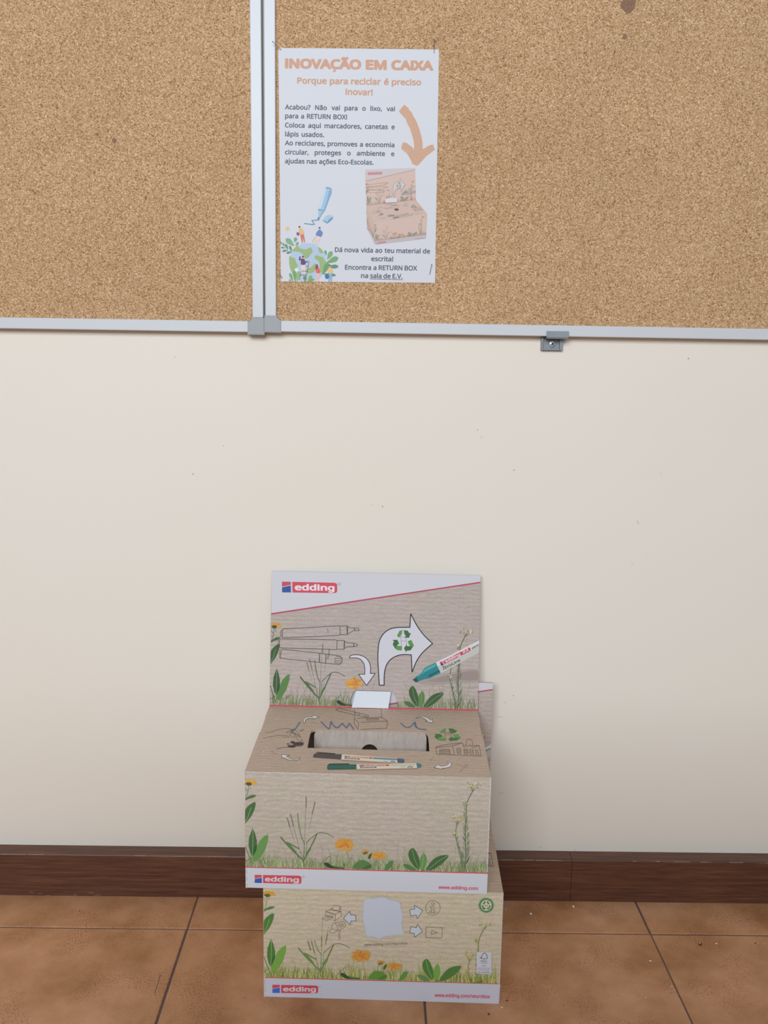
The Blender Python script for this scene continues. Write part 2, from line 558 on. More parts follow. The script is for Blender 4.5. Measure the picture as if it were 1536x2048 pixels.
def recycle(A, cx, cy, sx, sy, bg=None):
    """three folded arrows around a pen outline, centre and half sizes in pixels"""
    T = lambda pts: [(cx + x * sx, cy + y * sy) for x, y in pts]
    D, G = '#3c6a3e', '#5b9148'
    A.layer(6)
    # right side of top arrow, left of top
    A.tpoly(T([(-0.58, -0.50), (-0.32, -0.98), (0.0, -0.98), (-0.12, -0.70), (-0.38, -0.30)]), G)
    A.tpoly(T([(0.02, -0.98), (0.38, -0.98), (0.58, -0.72), (0.72, -0.76), (0.52, -0.30), (0.08, -0.32), (0.26, -0.46), (0.10, -0.75)]), D)
    A.tpoly(T([(-1.0, -0.12), (-0.55, -0.14), (-0.36, 0.28), (-0.48, 0.26), (-0.72, 0.72), (-0.98, 0.30), (-0.86, 0.0)]), D)
    A.tpoly(T([(-0.70, 0.42), (-0.12, 0.46), (-0.14, 0.86), (-0.66, 0.80)]), G)
    A.tpoly(T([(0.40, 0.02), (0.74, -0.12), (0.98, 0.38), (0.88, 0.56), (0.58, 0.44)]), G)
    A.tpoly(T([(0.06, 0.64), (0.32, 0.30), (0.34, 0.46), (0.90, 0.48), (0.68, 0.84), (0.30, 0.88), (0.26, 1.04)]), D)
    A.layer(7)
    if bg: A.poly(T([(-0.16, -0.70), (-0.07, -1.02), (0.04, -1.02), (0.12, -0.70), (0.12, -0.36), (-0.16, -0.36)]), bg)
    for l in ([(-0.22, -0.36), (-0.18, 0.46)], [(0.26, -0.36), (0.28, 0.40)], [(-0.16, -0.70), (0.12, -0.70)], [(-0.22, -0.36), (0.26, -0.36)], [(-0.2, -0.02), (0.26, -0.02)],
              [(-0.22, -0.36), (-0.16, -0.72), (-0.07, -1.02), (0.04, -1.04), (0.12, -0.70), (0.26, -0.36)]):
        A.stroke(T(l), 0.55, '#6a6a66')


def leaf(A, T, pts, c, mid='#86a873', dark=None):
    A.layer(3); A.tpoly(T(smooth_path(pts, 4, True)), c)
    return A


def meadow(A, X, seed, tone=0, density=1.0, seedheads=True, small=True, drop=0.0, blade=1.0):
    """row of grass, leaves and dandelions; u runs 0..1 along the strip, h is pixels above its base line; X(u,h) -> pixel"""
    R = random.Random(seed)
    W = 485.0
    P6 = lambda pts: [X(max(0.0008, (x / 6.144 + 480 - 489) / W), -(y / 6.144 + 1560 - 1733.5 - (x / 6.144 - 9) * 0.0205)) for x, y in pts]
    P7 = lambda pts: [X((x / 5.797 + 720 - 489) / W, -(y / 5.797 + 1560 - 1733.5 - (x / 5.797 + 231) * 0.0205)) for x, y in pts]
    def P7s(pts):
        q = [((x / 5.797 + 720 - 489) / W, -(y / 5.797 + 1560 - 1733.5 - (x / 5.797 + 231) * 0.0205)) for x, y in pts]
        return [X(u, max(0.0, h - drop)) for u, h in q]
    greens = (['#7d8a5e', '#6f7f52', '#93a077', '#5f7048', '#a3a982', '#566545', '#8b8468'] if tone == 0 else ['#7d8346', '#6b743a', '#969a5e', '#59632f', '#a8a873', '#8a8050', '#4f5a2c'])
    LG, LD, LM = (('#4f6f43', '#405c3a', '#5a7f47') if tone == 0 else ('#4d6f33', '#40602f', '#5c8038'))
    # grass
    A.layer(1)
    for i in range(int(900 * density)):
        u = R.uniform(0.004, 0.994)
        hmax = 21 + 15 * abs(math.sin(u * 21)) + 6 * math.sin(u * 57)
        h = hmax * R.uniform(0.35, 1.0) * (1.5 if R.random() < 0.09 else 1.0)
        lean = R.gauss(0, 0.30) * h
        w_ = R.uniform(0.7, 1.7) if h < 26 else R.uniform(0.5, 0.9)
        u2 = min(0.997, max(0.003, u + lean / W)); um = min(0.997, max(0.003, u + lean * 0.35 / W))
        b0 = X(u - w_ / 2 / W, 0); b1 = X(u + w_ / 2 / W, 0)
        m0 = X(um - w_ * 0.45 / W, h * 0.5); m1 = X(um + w_ * 0.45 / W, h * 0.5)
        A.raw([b0, b1, m1, X(u2, h), m0], [(0, 1, 2, 3, 4)], R.choice(greens))
    for i in range(int(40 * density)):
        u = R.uniform(0.1, 0.97); h = R.uniform(30, 58); l = R.gauss(0, 0.22) * h
        A.stroke([X(u, 2), X(min(.99, u + l * .4 / W), h * .6), X(min(.99, u + l / W), h)], 0.55, '#8f8a74' if tone == 0 else '#978a62')
    A.layer(2)
    st = '#5d6244' if tone == 0 else '#5f5c38'
    # grass stalks and long blades (upper-front drawing coordinates)
    for pts, w_ in (([(485, 712), (570, 810), (690, 925), (765, 990)], 2.6), ([(560, 775), (640, 815), (712, 852)], 2.4), ([(765, 990), (830, 870), (900, 730), (925, 675)], 2.4),
                    ([(765, 1060), (768, 900), (772, 785)], 0.9), ([(x, 785 + (y - 785) * blade) for x, y in ((772, 785), (738, 710), (720, 640), (708, 560), (690, 430))], 1.5), ([(800, 775), (860, 720), (930, 670), (985, 658), (1050, 672), (1130, 712)], 1.3),
                    ([(800, 775), (795, 900), (768, 1000)], 0.8), ([(765, 1060), (735, 930), (650, 620)], 0.6), ([(650, 750), (598, 600)], 0.45), ([(790, 360), (778, 700), (770, 990)], 0.45), ([(868, 450), (830, 620)], 0.45),
                    ([(955, 1045), (1085, 930)], 0.9), ([(60, 1000), (130, 960)], 1.3), ([(60, 830), (110, 960), (150, 1050)], 1.4), ([(180, 1010), (340, 960)], 0.8)):
        A.stroke(P6(smooth_path(pts, 3)), w_, R.choice(['#5c6a45', '#566140', st]))
    A.layer(3)
    A.tpoly(P6([(x, 785 + (y - 785) * blade) for x, y in ((690, 450), (712, 545), (732, 640), (720, 645), (700, 590), (692, 520))]), '#6d8152')
    A.tpoly(P6([(540, 765), (600, 800), (690, 900), (640, 880), (560, 800)]), LG)
    A.tpoly(P6([(775, 965), (800, 890), (870, 790), (850, 860), (790, 950)]), LG)
    if seedheads:
        for a, b in (((795, 232), (793, 368)), ((902, 296), (866, 446)), ((603, 440), (642, 592)), ((563, 486), (598, 600))):
            A.stroke(P6([a, ((a[0] + b[0]) / 2 + 3, (a[1] + b[1]) / 2), b]), 2.0, '#6e6457' if tone == 0 else '#6b5f40')
    # left flower, leaves
    A.layer(2)
    A.stroke(P6([(104, 100), (95, 180), (60, 285)]), 1.0, '#5d6a4c'); A.stroke(P6([(62, 130), (75, 160), (95, 178)]), 1.0, '#6d7450'); A.stroke(P6([(130, 125), (118, 155)]), 1.0, '#6d7450')
    A.layer(3)
    A.tpoly(P6([(53, 50), (90, 38), (140, 40), (178, 60), (208, 96), (150, 100), (52, 84)]), '#c9973f' if tone == 0 else '#d0a030')
    for k in range(16):
        a = R.uniform(-0.1, 0.9)
        A.stroke(P6([(110, 85), (110 + 95 * math.cos(a), 92 - 62 * math.sin(a))]), 0.7, R.choice(['#d8a850', '#c08a3a']))
    A.layer(4)
    A.tpoly(P6([(60, 88), (85, 72), (120, 70), (145, 88), (130, 108), (95, 112)]), '#444b3a')
    A.layer(3)
    A.tpoly(P6(smooth_path([(53, 290), (80, 250), (140, 222), (196, 226), (150, 255), (95, 268)], 3, True)), '#47613e')
    A.tpoly(P6(smooth_path([(53, 555), (53, 425), (90, 355), (178, 302), (174, 380), (130, 470), (80, 530)], 3, True)), LD)
    A.tpoly(P6([(148, 608), (178, 680), (198, 760), (190, 860), (150, 945), (120, 910), (97, 820), (103, 720)]), LD)
    A.layer(4)
    A.tpoly(P6([(335, 684), (330, 760), (290, 880), (215, 985), (150, 1010), (148, 940), (190, 850), (230, 760), (290, 700)]), LM)
    A.tpoly(P6([(200, 790), (192, 870), (152, 940), (146, 900), (170, 830)]), '#33502e')
    A.stroke(P6([(150, 620), (150, 760), (145, 930)]), 0.6, '#8fb07c'); A.stroke(P6([(130, 370), (95, 470), (56, 545)]), 0.6, '#8fb07c')
    # big dandelion
    def dandelion(Pz, cx, cy, rx, ry, n):
        A.layer(4)
        for k in range(n):
            a = R.uniform(0, 2 * math.pi); q = R.uniform(0.75, 1.12)
            x1, y1 = cx + rx * q * math.cos(a), cy + ry * q * math.sin(a)
            px, py = -math.sin(a) * 5, math.cos(a) * 5
            A.raw(Pz([(cx - px * 3, cy - py * 3), (cx + px * 3, cy + py * 3), (x1 + px * .5, y1 + py * .5), (x1 - px * .5, y1 - py * .5)]), [(0, 1, 2, 3)], R.choice(['#cf9440', '#d8a04a', '#c98638', '#dba855']))
        A.layer(5)
        for k in range(n // 2):
            a = R.uniform(0, 2 * math.pi); q = R.uniform(0.2, 0.6); x1, y1 = cx + rx * q * math.cos(a), cy + ry * q * math.sin(a)
            A.stroke(Pz([(cx + rx * .1 * math.cos(a), cy + ry * .1 * math.sin(a)), (x1, y1)]), 1.0, R.choice(['#c8763a', '#cc8240', '#d08c45']))
    A.layer(3)
    A.stroke(P6([(1290, 870), (1310, 950), (1345, 1085)]), 1.6, '#8a7a58')
    dandelion(P6, 1270, 800, 125, 78, 90)
    if small:
        dandelion(P7, 198, 872, 100, 44, 60)
        dandelion(P7, 45, 828, 48, 20, 26)
    A.layer(5)
    if small: A.tpoly(P7([(5, 850), (40, 830), (75, 832), (60, 852), (25, 862)]), '#5a5a34')
    A.layer(4)
    A.tpoly(P6(smooth_path([(1010, 1020), (1060, 1015), (1120, 1055), (1240, 1070), (1240, 1083), (1090, 1078), (1040, 1055)], 3, True)), '#2f3f2b')
    A.tpoly(P6([(1100, 1045), (1180, 1055), (1245, 1072), (1150, 1070)]), '#4c7040')
    A.tpoly(P7(smooth_path([(-105, 1015), (-60, 950), (0, 925), (60, 940), (110, 975), (100, 1025), (0, 1028)], 3, True)), LG)
    A.layer(5)
    A.tpoly(P7([(10, 1015), (60, 985), (110, 975), (112, 1000), (60, 1020), (12, 1028)]), LD)
    A.tpoly(P7([(70, 905), (80, 870), (118, 838), (112, 870), (92, 915)]), '#3a4d38')
    A.layer(4)
    A.tpoly(P7(smooth_path([(260, 1030), (290, 970), (330, 935), (362, 932), (360, 970), (325, 1015), (300, 1032)], 3, True)), LG)
    # broad leaves right of centre
    A.tpoly(P7(smooth_path([(652, 1025), (600, 980), (550, 900), (545, 830), (585, 786), (625, 815), (665, 900), (675, 970), (672, 1010)], 3, True)), LD)
    A.tpoly(P7(smooth_path([(480, 975), (530, 968), (600, 1005), (632, 1036), (570, 1038), (510, 1010)], 3, True)), '#4d6c44')
    A.layer(5)
    A.tpoly(P7(smooth_path([(685, 1035), (672, 950), (690, 880), (725, 843), (752, 890), (752, 960), (725, 1015)], 3, True)), LM)
    A.tpoly(P7(smooth_path([(745, 1040), (790, 960), (850, 900), (930, 868), (1008, 865), (985, 910), (920, 970), (840, 1020)], 3, True)), LD)
    for l in ([(585, 800), (610, 900), (660, 1010)], [(720, 850), (712, 940), (690, 1030)], [(1000, 868), (880, 940), (760, 1038)]):
        A.stroke(P7(l), 0.7, '#7fa06c')
    # tall flowering stem at the right
    A.layer(3)
    S = '#4a5c40' if tone == 0 else '#55602e'
    A.stroke(P7s(smooth_path([(1195, 1055), (1212, 880), (1205, 640), (1212, 420), (1222, 280), (1255, 200), (1300, 120)], 4)), 1.5, S)
    A.stroke(P7s(smooth_path([(1180, 1050), (1160, 900), (1110, 720), (1090, 640), (1098, 560), (1115, 480)], 4)), 1.2, S)
    for k in range(int(120 * min(1.0, density + .2))):
        q = R.random(); y = 300 + q * 720; x = 1208 + 6 * math.sin(y / 90); d = R.choice([-1, 1]); ln = (28 + 85 * q) * R.uniform(.6, 1.1)
        A.raw(P7s([(x, y), (x + d * ln * .35 + 5, y - ln * .55), (x + d * ln * .6, y - ln), (x + d * ln * .22, y - ln * .35)]), [(0, 1, 2, 3)], R.choice(['#5a7050', '#4b6144', '#6b8060', '#52683f'] if tone == 0 else ['#6a7440', '#5a6632', '#7b8450', '#4d5a2a']))
    for k in range(60):
        q = R.random(); y = 660 + q * 360; x = 1098 + q * 75; d = R.choice([-1, 1]); ln = (25 + 60 * q) * R.uniform(.6, 1.1)
        A.raw(P7s([(x, y), (x + d * ln * .3 + 4, y - ln * .55), (x + d * ln * .45, y - ln), (x + d * ln * .18, y - ln * .4)]), [(0, 1, 2, 3)], R.choice(['#5a7050', '#4b6144', '#6b8060'] if tone == 0 else ['#6a7440', '#5a6632', '#7b8450']))
    for cx, cy, rx, ry in ((1305, 82, 90, 44), (1120, 450, 76, 48), (1195, 262, 32, 26), (1090, 620, 32, 20)):
        A.layer(3)
        for k in range(9): A.stroke(P7s([(cx - 15, cy + ry * 1.6), (cx + R.uniform(-.9, .9) * rx, cy + R.uniform(-.4, .5) * ry)]), 0.45, '#77795a')
        A.layer(4)
        for k in range(34 if rx > 50 else 9):
            x, y = cx + R.uniform(-1, 1) * rx, cy + R.uniform(-1, 1) * ry * .8
            r_ = R.uniform(4, 10)
            A.raw(P7s([(x - r_, y), (x, y - r_), (x + r_, y), (x, y + r_)]), [(0, 1, 2, 3)], R.choice(['#d3c9a2', '#8c7f4a', '#b9a45c', '#e0d8bb', '#6c673f', '#a88f45']))


# ---- photo quads of the printed faces (TL, TR, BR, BL)
Q_PANEL = [(547.5, 1138), (960.5, 1149), (954.5, 1420), (538.5, 1408)]
Q_TOP = [(538.5, 1408), (954.5, 1420), (980.5, 1558), (488.7, 1551)]
Q_FRONT = [(488.7, 1551), (980.5, 1558), (974, 1785), (489.5, 1773)]
Q_LOW = [(525.5, 1779), (1009, 1789), (1000.3, 2005), (526, 1990)]
Q_POSTER = [(556, 97), (878.7, 99.8), (870.9, 565.5), (561.1, 562)]


def panel_art(A, detail=1.0, text=True):
    ZA, ZB = zc(535, 1230, 6.982), zc(745, 1210, 6.982)
    # white head band and red lines
    A.layer(0)
    A.poly([(547.5, 1138), (960.5, 1149), (959.9, 1163), (545.5, 1222.5)], '#c9c9d2')
    A.layer(1)
    A.poly([(545.5, 1221.5), (959.9, 1161.5), (959.8, 1164.3), (545.4, 1224.5)], '#b04a60')
    A.poly([(538.7, 1405.3), (954.6, 1417.0), (954.5, 1420), (538.5, 1408.3)], '#c04a55')
    if text: logo(A, [(567.8, 1159), (677, 1162), (677, 1182.5), (567.8, 1180.3)])
    else:
        A.poly([(566, 1159), (677, 1162), (677, 1182.5), (566, 1180.3)], '#c25a70')
    yl = lambda x: 1405 + (x - 539) * 0.0285
    meadow(A, lambda u, h: ((539 + u * 415) + h * (0.034 - 0.012 * u), yl(539 + u * 415) - h * 0.985), 11, 0, 0.75 * detail, seedheads=False, small=False, drop=9, blade=0.78)
    for a, b in (((778, 372), (778, 500)), ((872, 440), (848, 590)), ((592, 580), (624, 735)), ((555, 630), (580, 742))):
        A.layer(3); A.stroke(ZA([a, ((a[0] + b[0]) / 2 + 3, (a[1] + b[1]) / 2), b]), 1.7, '#7a706a')
    # outlined markers
    A.layer(4)
    K = '#433b38'
    w_ = 1.0
    for p in ([(235, 160), (1010, 122), (1022, 130), (1025, 245), (1012, 255), (230, 285), (218, 270), (222, 180)],
              [(1022, 128), (1118, 120), (1122, 244), (1025, 248)],
              [(1130, 130), (1160, 148), (1222, 150), (1225, 182), (1165, 215), (1125, 240)],
              [(1225, 155), (1275, 152), (1288, 190), (1228, 192)],
              [(195, 300), (965, 318), (980, 330), (975, 445), (960, 450), (190, 425), (178, 410), (182, 310)],
              [(980, 325), (1080, 325), (1075, 448), (975, 445)],
              [(1085, 340), (1130, 360), (1212, 365), (1212, 412), (1125, 415), (1080, 438)],
              [(1212, 368), (1250, 375), (1266, 392), (1250, 405), (1210, 412)],
              [(230, 445), (735, 502), (728, 630), (205, 572), (188, 560), (205, 460)],
              [(735, 502), (822, 515), (818, 645), (732, 632)],
              [(822, 515), (1010, 540), (1048, 570), (1040, 640), (1010, 662), (818, 645)]):
        A.stroke(ZA(p), w_, K, closed=True)
    for p in ([(215, 178), (202, 185), (200, 265), (222, 275)], [(175, 312), (160, 320), (158, 405), (178, 418)], [(190, 450), (182, 465), (176, 560), (192, 570)], [(850, 160), (858, 220)],
              [(960, 545), (1030, 562)], [(950, 575), (1045, 582)], [(948, 610), (1040, 612)], [(948, 640), (1030, 642)], [(950, 570), (945, 640)]):
        A.stroke(ZA(p), 0.7, K)
    # small white bent arrow
    p = smooth_path([(1150, 572), (1165, 540), (1215, 528), (1290, 532), (1360, 560), (1410, 610), (1440, 690), (1438, 792)], 3)
    q = smooth_path([(1360, 800), (1362, 730), (1348, 650), (1300, 590), (1240, 570), (1150, 572)], 3)
    pts = p + [(1505, 790), (1383, 958), (1272, 800)] + q
    A.layer(4); A.tpoly(ZA(pts), '#cfcdd8'); A.layer(5); A.stroke(ZA(pts), 1.35, '#33302f', closed=True)
    # big white arrow
    p = smooth_path([(95, 1095), (82, 850), (78, 680), (95, 500), (140, 400), (220, 325), (340, 290), (525, 288)], 4)
    q = smooth_path([(550, 910), (548, 800), (542, 672)], 3) + smooth_path([(542, 672), (400, 670), (290, 710), (215, 780), (175, 880), (162, 990), (162, 1095)], 4)[1:]
    mid = smooth_path([(538, 100), (620, 260), (720, 400), (838, 516)], 4) + smooth_path([(838, 516), (700, 640), (610, 770), (555, 910)], 4)[1:]
    pts = p + mid + q
    A.layer(4); A.tpoly(ZB(pts), '#cbcad5'); A.layer(5); A.stroke(ZB(pts), 1.9, '#2f2d2e', closed=True)
    c = ZB([(432, 480)])[0]
    recycle(A, c[0], c[1], 21.5, 21.8, '#cbcad5')
    # marker pen print
    A.layer(2)
    A.tpoly(ZB(smooth_path([(600, 1058), (800, 1000), (960, 960), (1200, 900), (1455, 880), (1455, 1050), (1200, 1060), (960, 1095), (760, 1090)], 2, True)), '#a39590')
    A.tpoly(ZB(smooth_path([(760, 1040), (900, 1000), (1200, 930), (1455, 905), (1455, 1030), (1200, 1030), (960, 1060)], 2, True)), '#978984')
    A.layer(4)
    A.tpoly(ZB([(880, 780), (1484, 475), (1480, 650), (950, 935)]), '#bdbdb9')
    A.layer(5)
    A.tpoly(ZB([(880, 780), (1484, 475), (1482, 540), (905, 835)]), '#d2d1d3')
    A.tpoly(ZB([(726, 855), (880, 782), (948, 932), (800, 998), (700, 1020), (640, 1045), (606, 980), (690, 920)]), '#2b7f86')
    A.tpoly(ZB([(558, 1020), (610, 985), (640, 1048), (600, 1058)]), '#2d4f55')
    A.layer(6)
    A.tpoly(ZB([(730, 868), (872, 800), (888, 830), (745, 905), (640, 975), (620, 975), (700, 925)]), '#4fa3a6')
    A.tpoly(ZB([(775, 960), (930, 885), (940, 905), (790, 985)]), '#1d5c66')
    A.tpoly(ZB([(935, 780), (968, 762), (980, 790), (945, 806)]), '#b8425a'); A.tpoly(ZB([(945, 806), (980, 790), (992, 815), (965, 828)]), '#363f80')
    A.tpoly(ZB([(980, 765), (1345, 572), (1368, 592), (1352, 625), (1000, 803)]), '#c2405a')
    if text:
        A.layer(7)
        a, b = ZB([(1020, 782)])[0], ZB([(1222, 678)])[0]
        A.text('edding', a[0], a[1], b[0], b[1], 4.3, '#ecdfe4', 0.03)
        a, b = ZB([(1258, 655)])[0], ZB([(1340, 612)])[0]
        A.text('22', a[0], a[1], b[0], b[1], 4.6, '#ecdfe4', 0.03)
        a, b = ZB([(1018, 868)])[0], ZB([(1225, 762)])[0]
        A.text('EcoLine', a[0], a[1], b[0], b[1], 5.0, '#4a4a4c', 0.02)
        a, b = ZB([(1390, 592)])[0], ZB([(1480, 545)])[0]
        A.text('perm', a[0], a[1], b[0], b[1], 3.6, '#4c5066', 0.03)
        A.tpoly(ZB([(975, 840), (988, 832), (998, 842), (990, 855), (978, 852)]), '#3f4444'); A.tpoly(ZB([(980, 870), (1005, 858), (1010, 870), (985, 882)]), '#3f4444')
    else:
        A.tpoly(ZB([(1025, 860), (1215, 760), (1222, 780), (1032, 878)]), '#7c7c7c')


def top_art(A, text=True):
    ZC, ZD, ZE = zc(505, 1405, 6.4), zc(740, 1405, 6.269), zc(620, 1480, 6.4)
    K = '#5a4a40'
    # hand
    A.layer(2)
    for p in ([(160, 398), (250, 385), (340, 355), (450, 342), (520, 355)], [(135, 478), (240, 452), (330, 440), (420, 432)], [(440, 395), (490, 370), (500, 395), (560, 405)],
              [(440, 395), (500, 405), (570, 412)], [(415, 432), (440, 432), (445, 455), (415, 460), (385, 450)], [(460, 432), (470, 465), (500, 430), (520, 465), (560, 440), (555, 405)],
              [(575, 372), (630, 440), (600, 445), (548, 395)], [(555, 420), (600, 425), (655, 500), (678, 540), (620, 510), (560, 455), (555, 420)], [(600, 440), (570, 455)], [(650, 500), (630, 520)]):
        A.stroke(ZC(smooth_path(p, 3)), 0.65, '#6f5d50')
    BL = '#526583'
    for p, w_ in (([(625, 250), (585, 310), (560, 350), (535, 365)], 2.2), ([(560, 355), (520, 362), (512, 378), (530, 380)], 3.2), ([(675, 355), (650, 365), (620, 377)], 1.4),
                  ([(900, 250), (960, 310), (1005, 345), (1020, 300), (1030, 245), (1060, 300), (1110, 330), (1150, 300), (1175, 270), (1200, 300), (1235, 330), (1265, 275), (1290, 300), (1325, 350)], 2.4),
                  ([(675, 552), (640, 580), (560, 585), (430, 600), (320, 618)], 1.2)):
        A.stroke(ZC(smooth_path(p, 3)), w_, BL)
    A.stroke(ZD(smooth_path([(410, 262), (440, 290), (480, 318), (530, 310), (585, 250), (600, 300), (640, 338), (722, 346)], 4)), 1.9, BL)
    A.stroke(ZD([(585, 248), (590, 300), (615, 325)]), 2.6, BL)
    A.layer(3)
    DK = '#3f3431'
    for cx, cy, rx, ry in ((605, 552, 72, 24), (520, 585, 56, 18), (528, 530, 30, 14), (470, 555, 15, 9)):
        A.poly(ZC([(cx + rx * math.cos(t * math.pi / 10), cy + ry * math.sin(t * math.pi / 10)) for t in range(20)]), DK)
    # small white arrows
    for Z, pts in ((ZC, smooth_path([(672, 262), (668, 225), (700, 190), (785, 182)], 3) + [(790, 160), (872, 185), (800, 218), (800, 200)] + smooth_path([(800, 200), (735, 205), (695, 225), (690, 265)], 3)[1:]),
                   (ZC, [(390, 748), (390, 698), (490, 708), (450, 722)] + smooth_path([(450, 722), (500, 755), (560, 762), (620, 740), (630, 745), (590, 772), (500, 775), (430, 745)], 3) + [(398, 738)]),
                   (ZD, smooth_path([(595, 205), (625, 182), (690, 178), (750, 200), (775, 228)], 3) + [(803, 210), (800, 262), (715, 240), (740, 235)] + smooth_path([(740, 235), (700, 205), (650, 188), (598, 205)], 3)[1:]),
                   (ZD, [(820, 838), (882, 798), (890, 820)] + smooth_path([(890, 820), (950, 818), (1000, 790), (988, 760), (1000, 755), (1028, 790), (1020, 825), (960, 845), (920, 845)], 3) + [(922, 860)])):
        A.layer(2); A.tpoly(Z(pts), '#d2cfd2'); A.layer(3); A.stroke(Z(pts), 0.65, '#4a413d', closed=True)
    # little box drawing
    A.layer(2)
    for p in ([(1332, 72), (1332, 205), (1385, 258), (1380, 350), (1328, 275), (1332, 205)], [(1090, 90), (1120, 62), (1345, 120)], [(1090, 92), (1335, 158)], [(1345, 120), (1515, 165), (1505, 195), (1350, 158), (1345, 120)], [(1400, 138), (1385, 165)], [(1470, 165), (1455, 190)]):
        A.stroke(ZC(p), 0.7, K)
    for p in ([(-137, 64), (168, 70), (172, 186), (-137, 200)], [(172, 186), (248, 235), (240, 328), (0, 342), (-88, 348)], [(-85, 253), (248, 235)], [(-20, 215), (0, 205), (130, 202), (136, 218), (-15, 226), (-20, 215)]):
        A.stroke(ZD(p), 0.75, K)
    A.tpoly(ZC([(1455, 175), (1480, 165), (1500, 178), (1485, 190), (1460, 188)]), '#8a7460')
    c = ZD([(985, 418)])[0]
    recycle(A, c[0], c[1], 26, 13, '#ad9b8b')
    A.layer(3)
    # factory
    for p in ([(842, 580), (1045, 558), (1160, 518), (1165, 520)], [(842, 578), (900, 555), (1000, 535), (1165, 518)], [(842, 580), (855, 668), (1390, 685), (1362, 550), (1288, 580), (1258, 545), (1180, 572), (1165, 518)], [(1045, 560), (1068, 672)],
              [(892, 668), (890, 605), (1005, 600), (1020, 670)], [(895, 620), (1008, 618)], [(897, 636), (1010, 636)], [(899, 652), (1014, 655)], [(1095, 590), (1138, 588), (1144, 655), (1104, 655), (1095, 590)], [(1098, 612), (1140, 612)], [(1100, 634), (1142, 634)],
              [(1180, 600), (1225, 600), (1232, 658), (1190, 658), (1180, 600)], [(1184, 618), (1228, 618)], [(1186, 638), (1230, 638)], [(1250, 605), (1290, 605), (1297, 662), (1258, 662), (1250, 605)], [(1254, 632), (1294, 632)], [(1320, 612), (1342, 612), (1360, 684)], [(1320, 612), (1335, 682)],
              [(1212, 545), (1208, 490), (1225, 470), (1275, 478), (1290, 550)], [(1170, 545), (1215, 545)], [(1280, 552), (1362, 550)]):
        A.stroke(ZD(p), 0.65, K)
    for p in ([(820, 705), (790, 722), (770, 760)], [(1085, 790), (1190, 830)], [(1230, 785), (1130, 892)], [(1200, 800), (1225, 850)]):
        A.stroke(ZD(p), 0.5, '#8b7568')
    A.stroke(ZC([(250, 645), (285, 680), (320, 692)]), 0.5, '#7b6658'); A.stroke(ZC([(765, 258), (860, 270)]), 0.4, '#8b7568')
    # pens
    def pen(pts_cap, clip, body, end, grip, capc, endc, band, l1, l2):
        A.layer(2)
        sh = [(x + 6, y + 10) for x, y in body]
        A.tpoly(ZE(sh), '#94826f')
        A.layer(3)
        A.tpoly(ZE(body), '#c9c3b4'); A.tpoly(ZE(pts_cap), capc); A.tpoly(ZE(end), endc)
        A.layer(4)
        A.tpoly(ZE(clip), tuple(x * .8 for x in (int(capc[i:i + 2], 16) / 255 for i in (1, 3, 5))))
        A.tpoly(ZE(band), '#b7473f')
        for l, c, w_ in grip: A.stroke(ZE(l), w_, c)
        if text:
            A.layer(5)
            (a, b) = ZE([l1[0]])[0], ZE([l1[1]])[0]; A.text('edding', a[0], a[1], b[0], b[1], 2.6, '#e2cfc8', 0.03)
            (a, b) = ZE([l2[0]])[0], ZE([l2[1]])[0]; A.text('EcoLine', a[0], a[1], b[0], b[1], 2.6, '#4b463e', 0.03)
    pen([(65, 255), (72, 215), (105, 195), (442, 212), (432, 280)], [(100, 185), (120, 182), (355, 198), (355, 208), (150, 198)], [(440, 212), (1185, 262), (1180, 322), (430, 282)], [(1150, 258), (1230, 270), (1238, 300), (1225, 318), (1150, 320)],
        [([(840, 258), (1150, 275)], '#4a7390', 2.4), ([(840, 268), (1150, 290)], '#7f99a4', .8), ([(975, 300), (1030, 308)], '#6d8592', .8), ([(1060, 305), (1125, 312), (1090, 296), (1060, 305)], '#55514a', .8), ([(1190, 262), (1190, 320)], '#2f6187', 3.5)],
        '#4b4643', '#4e5357', [(515, 235), (832, 250), (828, 270), (512, 250)], ((545, 251), (790, 266)), ((480, 272), (672, 281)))
    pen([(255, 365), (268, 348), (630, 345), (632, 410), (262, 418), (252, 400)], [(270, 342), (280, 338), (535, 333), (535, 346), (275, 350)], [(628, 345), (1395, 322), (1400, 386), (632, 410)], [(1385, 322), (1440, 328), (1455, 350), (1440, 378), (1398, 386)],
        [([(1050, 355), (1370, 345)], '#6c8f7c', .8), ([(1195, 375), (1250, 372)], '#7d8e86', .8), ([(1275, 378), (1345, 378), (1310, 360), (1275, 378)], '#55514a', .8), ([(262, 385), (630, 378)], '#3c6c62', 1.5)],
        '#28564b', '#466f74', [(700, 352), (1045, 342), (1045, 362), (702, 372)], ((730, 372), (1000, 362)), ((682, 396), (885, 388)))
    A.layer(4)
    A.tpoly(ZE([(478, 232), (510, 234), (508, 250), (476, 248)]), '#55507a'); A.tpoly(ZE([(668, 356), (698, 354), (700, 370), (670, 372)]), '#55507a')
    # worn fold specks
    A.layer(1)
    for x, y in ((527.5, 1508), (792, 1422), (628.5, 1502.5)):
        A.poly([(x - .8, y - 1.5), (x + .6, y - 1.2), (x + .8, y + 1.6), (x - .4, y + 1.2)], '#e6e0da')


